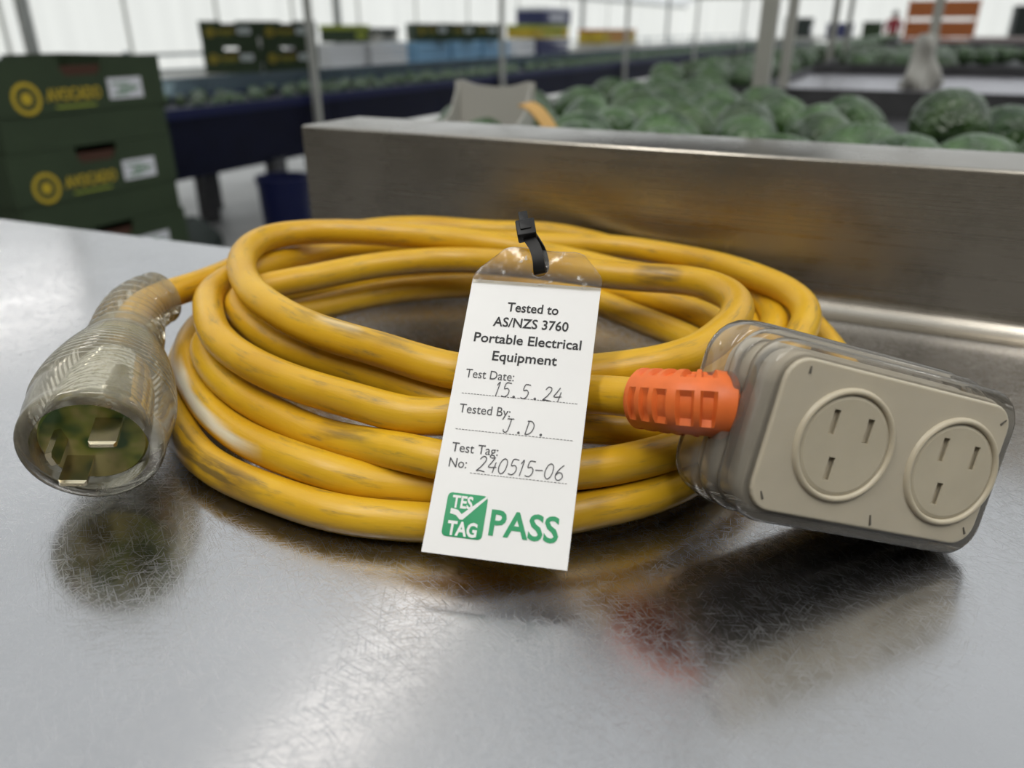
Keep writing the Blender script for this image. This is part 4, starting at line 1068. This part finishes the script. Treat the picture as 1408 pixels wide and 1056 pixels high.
for i, (y, l, mat, lab) in enumerate(((5.05, .42, 'crate_white', 'white slatted crate on the shelf just right of the green box stack'), (5.60, .5, 'crate_white', 'white slatted crate on the shelf, second along'), (6.28, .55, 'crate_lightblue', 'light blue crate on the shelf under the first green and yellow box'), (6.88, .55, 'crate_lightblue', 'light blue crate on the shelf under the middle green and yellow box'), (7.48, .55, 'crate_lightblue', 'light blue crate on the shelf under the last green and yellow box'), (8.15, .5, 'crate_white', 'white slatted crate right of the light blue ones'), (8.95, .9, 'crate_navy', 'navy crate on the shelf under the yellow box'), (11.4, 1.6, 'crate_grey', 'grey crate far along the shelf'))):
    crate(-4.02, y, .77, .4, l, .16 if i < 7 else .08, mat, lab)
for i, y in enumerate((6.28, 6.75, 7.22)):
    place_box(-3.82, y, .932, 'green and yellow box on the light blue crates, %s from the left' % ('first', 'second', 'third')[i], 'boxes on the light blue crates', .93, -42)
def plain_box(x, y, z, w, l, h, mat, label, mat2=None):
    t = thing('carton', label, 'carton', (x, y, z)); b = MB(); b.box(-w / 2, w / 2, -l / 2, l / 2, 0, h); b.build('carton_body', mat, t)
    b = MB(); b.box(-w / 2 - .004, w / 2 + .004, -l / 2 - .004, l / 2 + .004, h - .03, h + .004); b.build('lid', mat2 or mat, t)
    b = MB(); b.box(w / 2, w / 2 + .002, -l * .3, l * .3, h * .25, h * .6); b.build('printed_panel', mat2 or 'label_white', t)
    return t
plain_box(-4.02, 8.95, .935, .36, .95, .135, 'crate_yellow', 'yellow carton on the navy crate beyond the conveyor', 'print_lime')
plain_box(-4.02, 9.10, 1.078, .34, .80, .17, 'crate_navy', 'dark blue carton on top of the yellow carton', 'label_white')
plain_box(-4.02, 11.35, .855, .36, 1.4, .17, 'crate_yellow', 'long yellow carton far along the shelf', 'crate_orange')
plain_box(-4.02, 5.30, .935, .3, .22, .12, 'box_green', 'small green carton on a white crate', 'print_lime')
plain_box(-4.02, 5.66, .935, .3, .28, .10, 'crate_grey', 'small grey carton on a white crate', 'crate_dark')
for i, (x, y, w, lab) in enumerate(((-4.75, 3.23, .055, 'thick grey upright at far left above the green boxes'), (-4.75, 6.17, .05, 'grey upright right of the two by two box stack'), (-4.75, 9.45, .05, 'grey upright behind the light blue crates'), (-4.75, 12.2, .05, 'grey upright behind the yellow carton'), (-4.75, 14.4, .05, 'far grey upright before the long yellow carton ends'), (-4.75, 17.0, .05, 'far grey upright beyond the long yellow carton'))):
    post(x, y, w, 0, 3.9, lab, 'galvanised')

# ================================================================== far end: tables, crates, a worker
ft = thing('far_table', 'long low steel table far beyond the avocado bays', 'table', (.9, 9.0, 0))
part(ft, 'table_top', 'bed_steel', (-.2, 2.6, 7.2, 11.5, .90, .93))
for x in (-.12, 2.5):
    for y in (7.3, 11.4): part(ft, 'leg', 'galvanised', (x - .03, x + .03, y - .03, y + .03, 0, .90))
crate(.12, 9.2, .93, .60, .5, .36, 'crate_orange', 'orange slatted crate far off beside the bagged post', slats=2)
plain_box(.62, 8.4, .93, .5, .4, .035, 'tarp_pink', 'flat pinkish carton lying in front of the orange crate', 'tarp_pink')
plain_box(.98, 9.6, .93, .45, .5, .30, 'crate_dark', 'dark carton at far right beyond the avocado bays', 'crate_dark')
plain_box(.92, 8.2, .93, .16, .2, .17, 'crate_white', 'white carton in front of the dark carton at far right', 'crate_white')
plain_box(1.22, 8.6, .93, .22, .3, .13, 'red_cloth', 'red carton at the far right edge', 'crate_orange')
f2 = thing('sorting_table', 'distant sorting table in front of the white end wall', 'table', (-1.5, 16, 0))
part(f2, 'table_top', 'crate_grey', (-2.2, .4, 14.2, 19, .86, .90))
for x in (-2.1, .3):
    for y in (14.3, 18.9): part(f2, 'leg', 'galvanised', (x - .03, x + .03, y - .03, y + .03, 0, .86))
plain_box(-1.95, 15.2, .90, .42, .4, .30, 'crate_dark', 'dark carton on the distant sorting table, leftmost')
plain_box(-1.30, 15.4, .90, .40, .4, .22, 'crate_navy', 'navy carton on the distant sorting table, middle')
plain_box(-.80, 15.6, .90, .30, .4, .24, 'box_green', 'dark green carton on the distant sorting table, rightmost', 'box_green')

def person(x, y, label):
    t = thing('person', label, 'person', (x, y, 0))
    J = {'pel': (0, 0, .95, .15), 'chest': (0, 0, 1.28, .175), 'neck': (0, 0, 1.46, .065), 'skull': (0, -.01, 1.58, .095), 'top': (0, -.01, 1.66, .075),
         'ls': (-.18, 0, 1.40, .065), 'le': (-.25, -.04, 1.14, .05), 'lw': (-.22, -.20, .98, .035), 'lh': (-.20, -.28, .97, .035),
         'rs': (.18, 0, 1.40, .065), 're': (.25, -.04, 1.14, .05), 'rw': (.22, -.20, .98, .035), 'rh': (.20, -.28, .97, .035),
         'lp': (-.09, 0, .88, .10), 'lk': (-.10, -.02, .50, .07), 'la': (-.10, .02, .09, .048), 'lt': (-.11, -.14, .035, .04),
         'rp': (.09, 0, .88, .10), 'rk': (.10, -.02, .50, .07), 'ra': (.10, .02, .09, .048), 'rt': (.11, -.14, .035, .04)}
    E = 'pel-chest chest-neck neck-skull skull-top chest-ls ls-le le-lw lw-lh chest-rs rs-re re-rw rw-rh pel-lp lp-lk lk-la la-lt pel-rp rp-rk rk-ra ra-rt'.split()
    ks = list(J); me = bpy.data.meshes.new('body'); me.from_pydata([J[k][:3] for k in ks], [tuple(ks.index(q) for q in e.split('-')) for e in E], [])
    o = bpy.data.objects.new('body', me); C.objects.link(o)
    o.modifiers.new('skin', 'SKIN')
    for i, k in enumerate(ks): me.skin_vertices[0].data[i].radius = (J[k][3], J[k][3] * (.75 if k in ('pel', 'chest') else 1))
    me.skin_vertices[0].data[0].use_root = True
    o.modifiers.new('sub', 'SUBSURF').levels = 2
    dg = bpy.context.evaluated_depsgraph_get(); dg.update()
    m2 = bpy.data.meshes.new_from_object(o.evaluated_get(dg)); bpy.data.objects.remove(o)
    m2.materials.clear()
    for k in ('skin', 'red_cloth', 'trousers'): m2.materials.append(MATS[k])
    for p in m2.polygons:
        c_ = p.center
        p.material_index = 2 if c_.z < .92 and abs(c_.x) < .19 and c_.y > -.17 else (1 if c_.z < 1.46 and c_.y > -.19 else 0)
        p.use_smooth = True
    link_mesh('body', m2, t)
    b = MB(); vs = []; fs = []
    for j in range(7):
        a = math.pi / 2 * j / 6 * 1.35
        for i in range(14): q = 2 * math.pi * i / 14; vs.append((.105 * math.sin(a) * math.cos(q), .018 + .115 * math.sin(a) * math.sin(q), 1.60 + .125 * math.cos(a)))
    for j in range(6):
        for i in range(14): fs.append((j * 14 + i, j * 14 + (i + 1) % 14, (j + 1) * 14 + (i + 1) % 14, (j + 1) * 14 + i))
    b.add(vs, fs); b.build('hair', 'hair', t, smooth=180)
    b = MB(); b.box(-.012, .012, -.125, -.09, 1.555, 1.59); b.build('nose', 'skin', t)
    for s in (-1, 1): b = MB(); b.box(s * .035 - .01, s * .035 + .01, -.104, -.09, 1.595, 1.607); b.build('eye', 'hair', t)
    b = MB(); b.box(-.022, .022, -.102, -.088, 1.525, 1.533); b.build('mouth', 'red_cloth', t)
    return t
person(-.93, 30, 'person in a red top standing far off before the white end wall').scale = (.95, .95, .92)
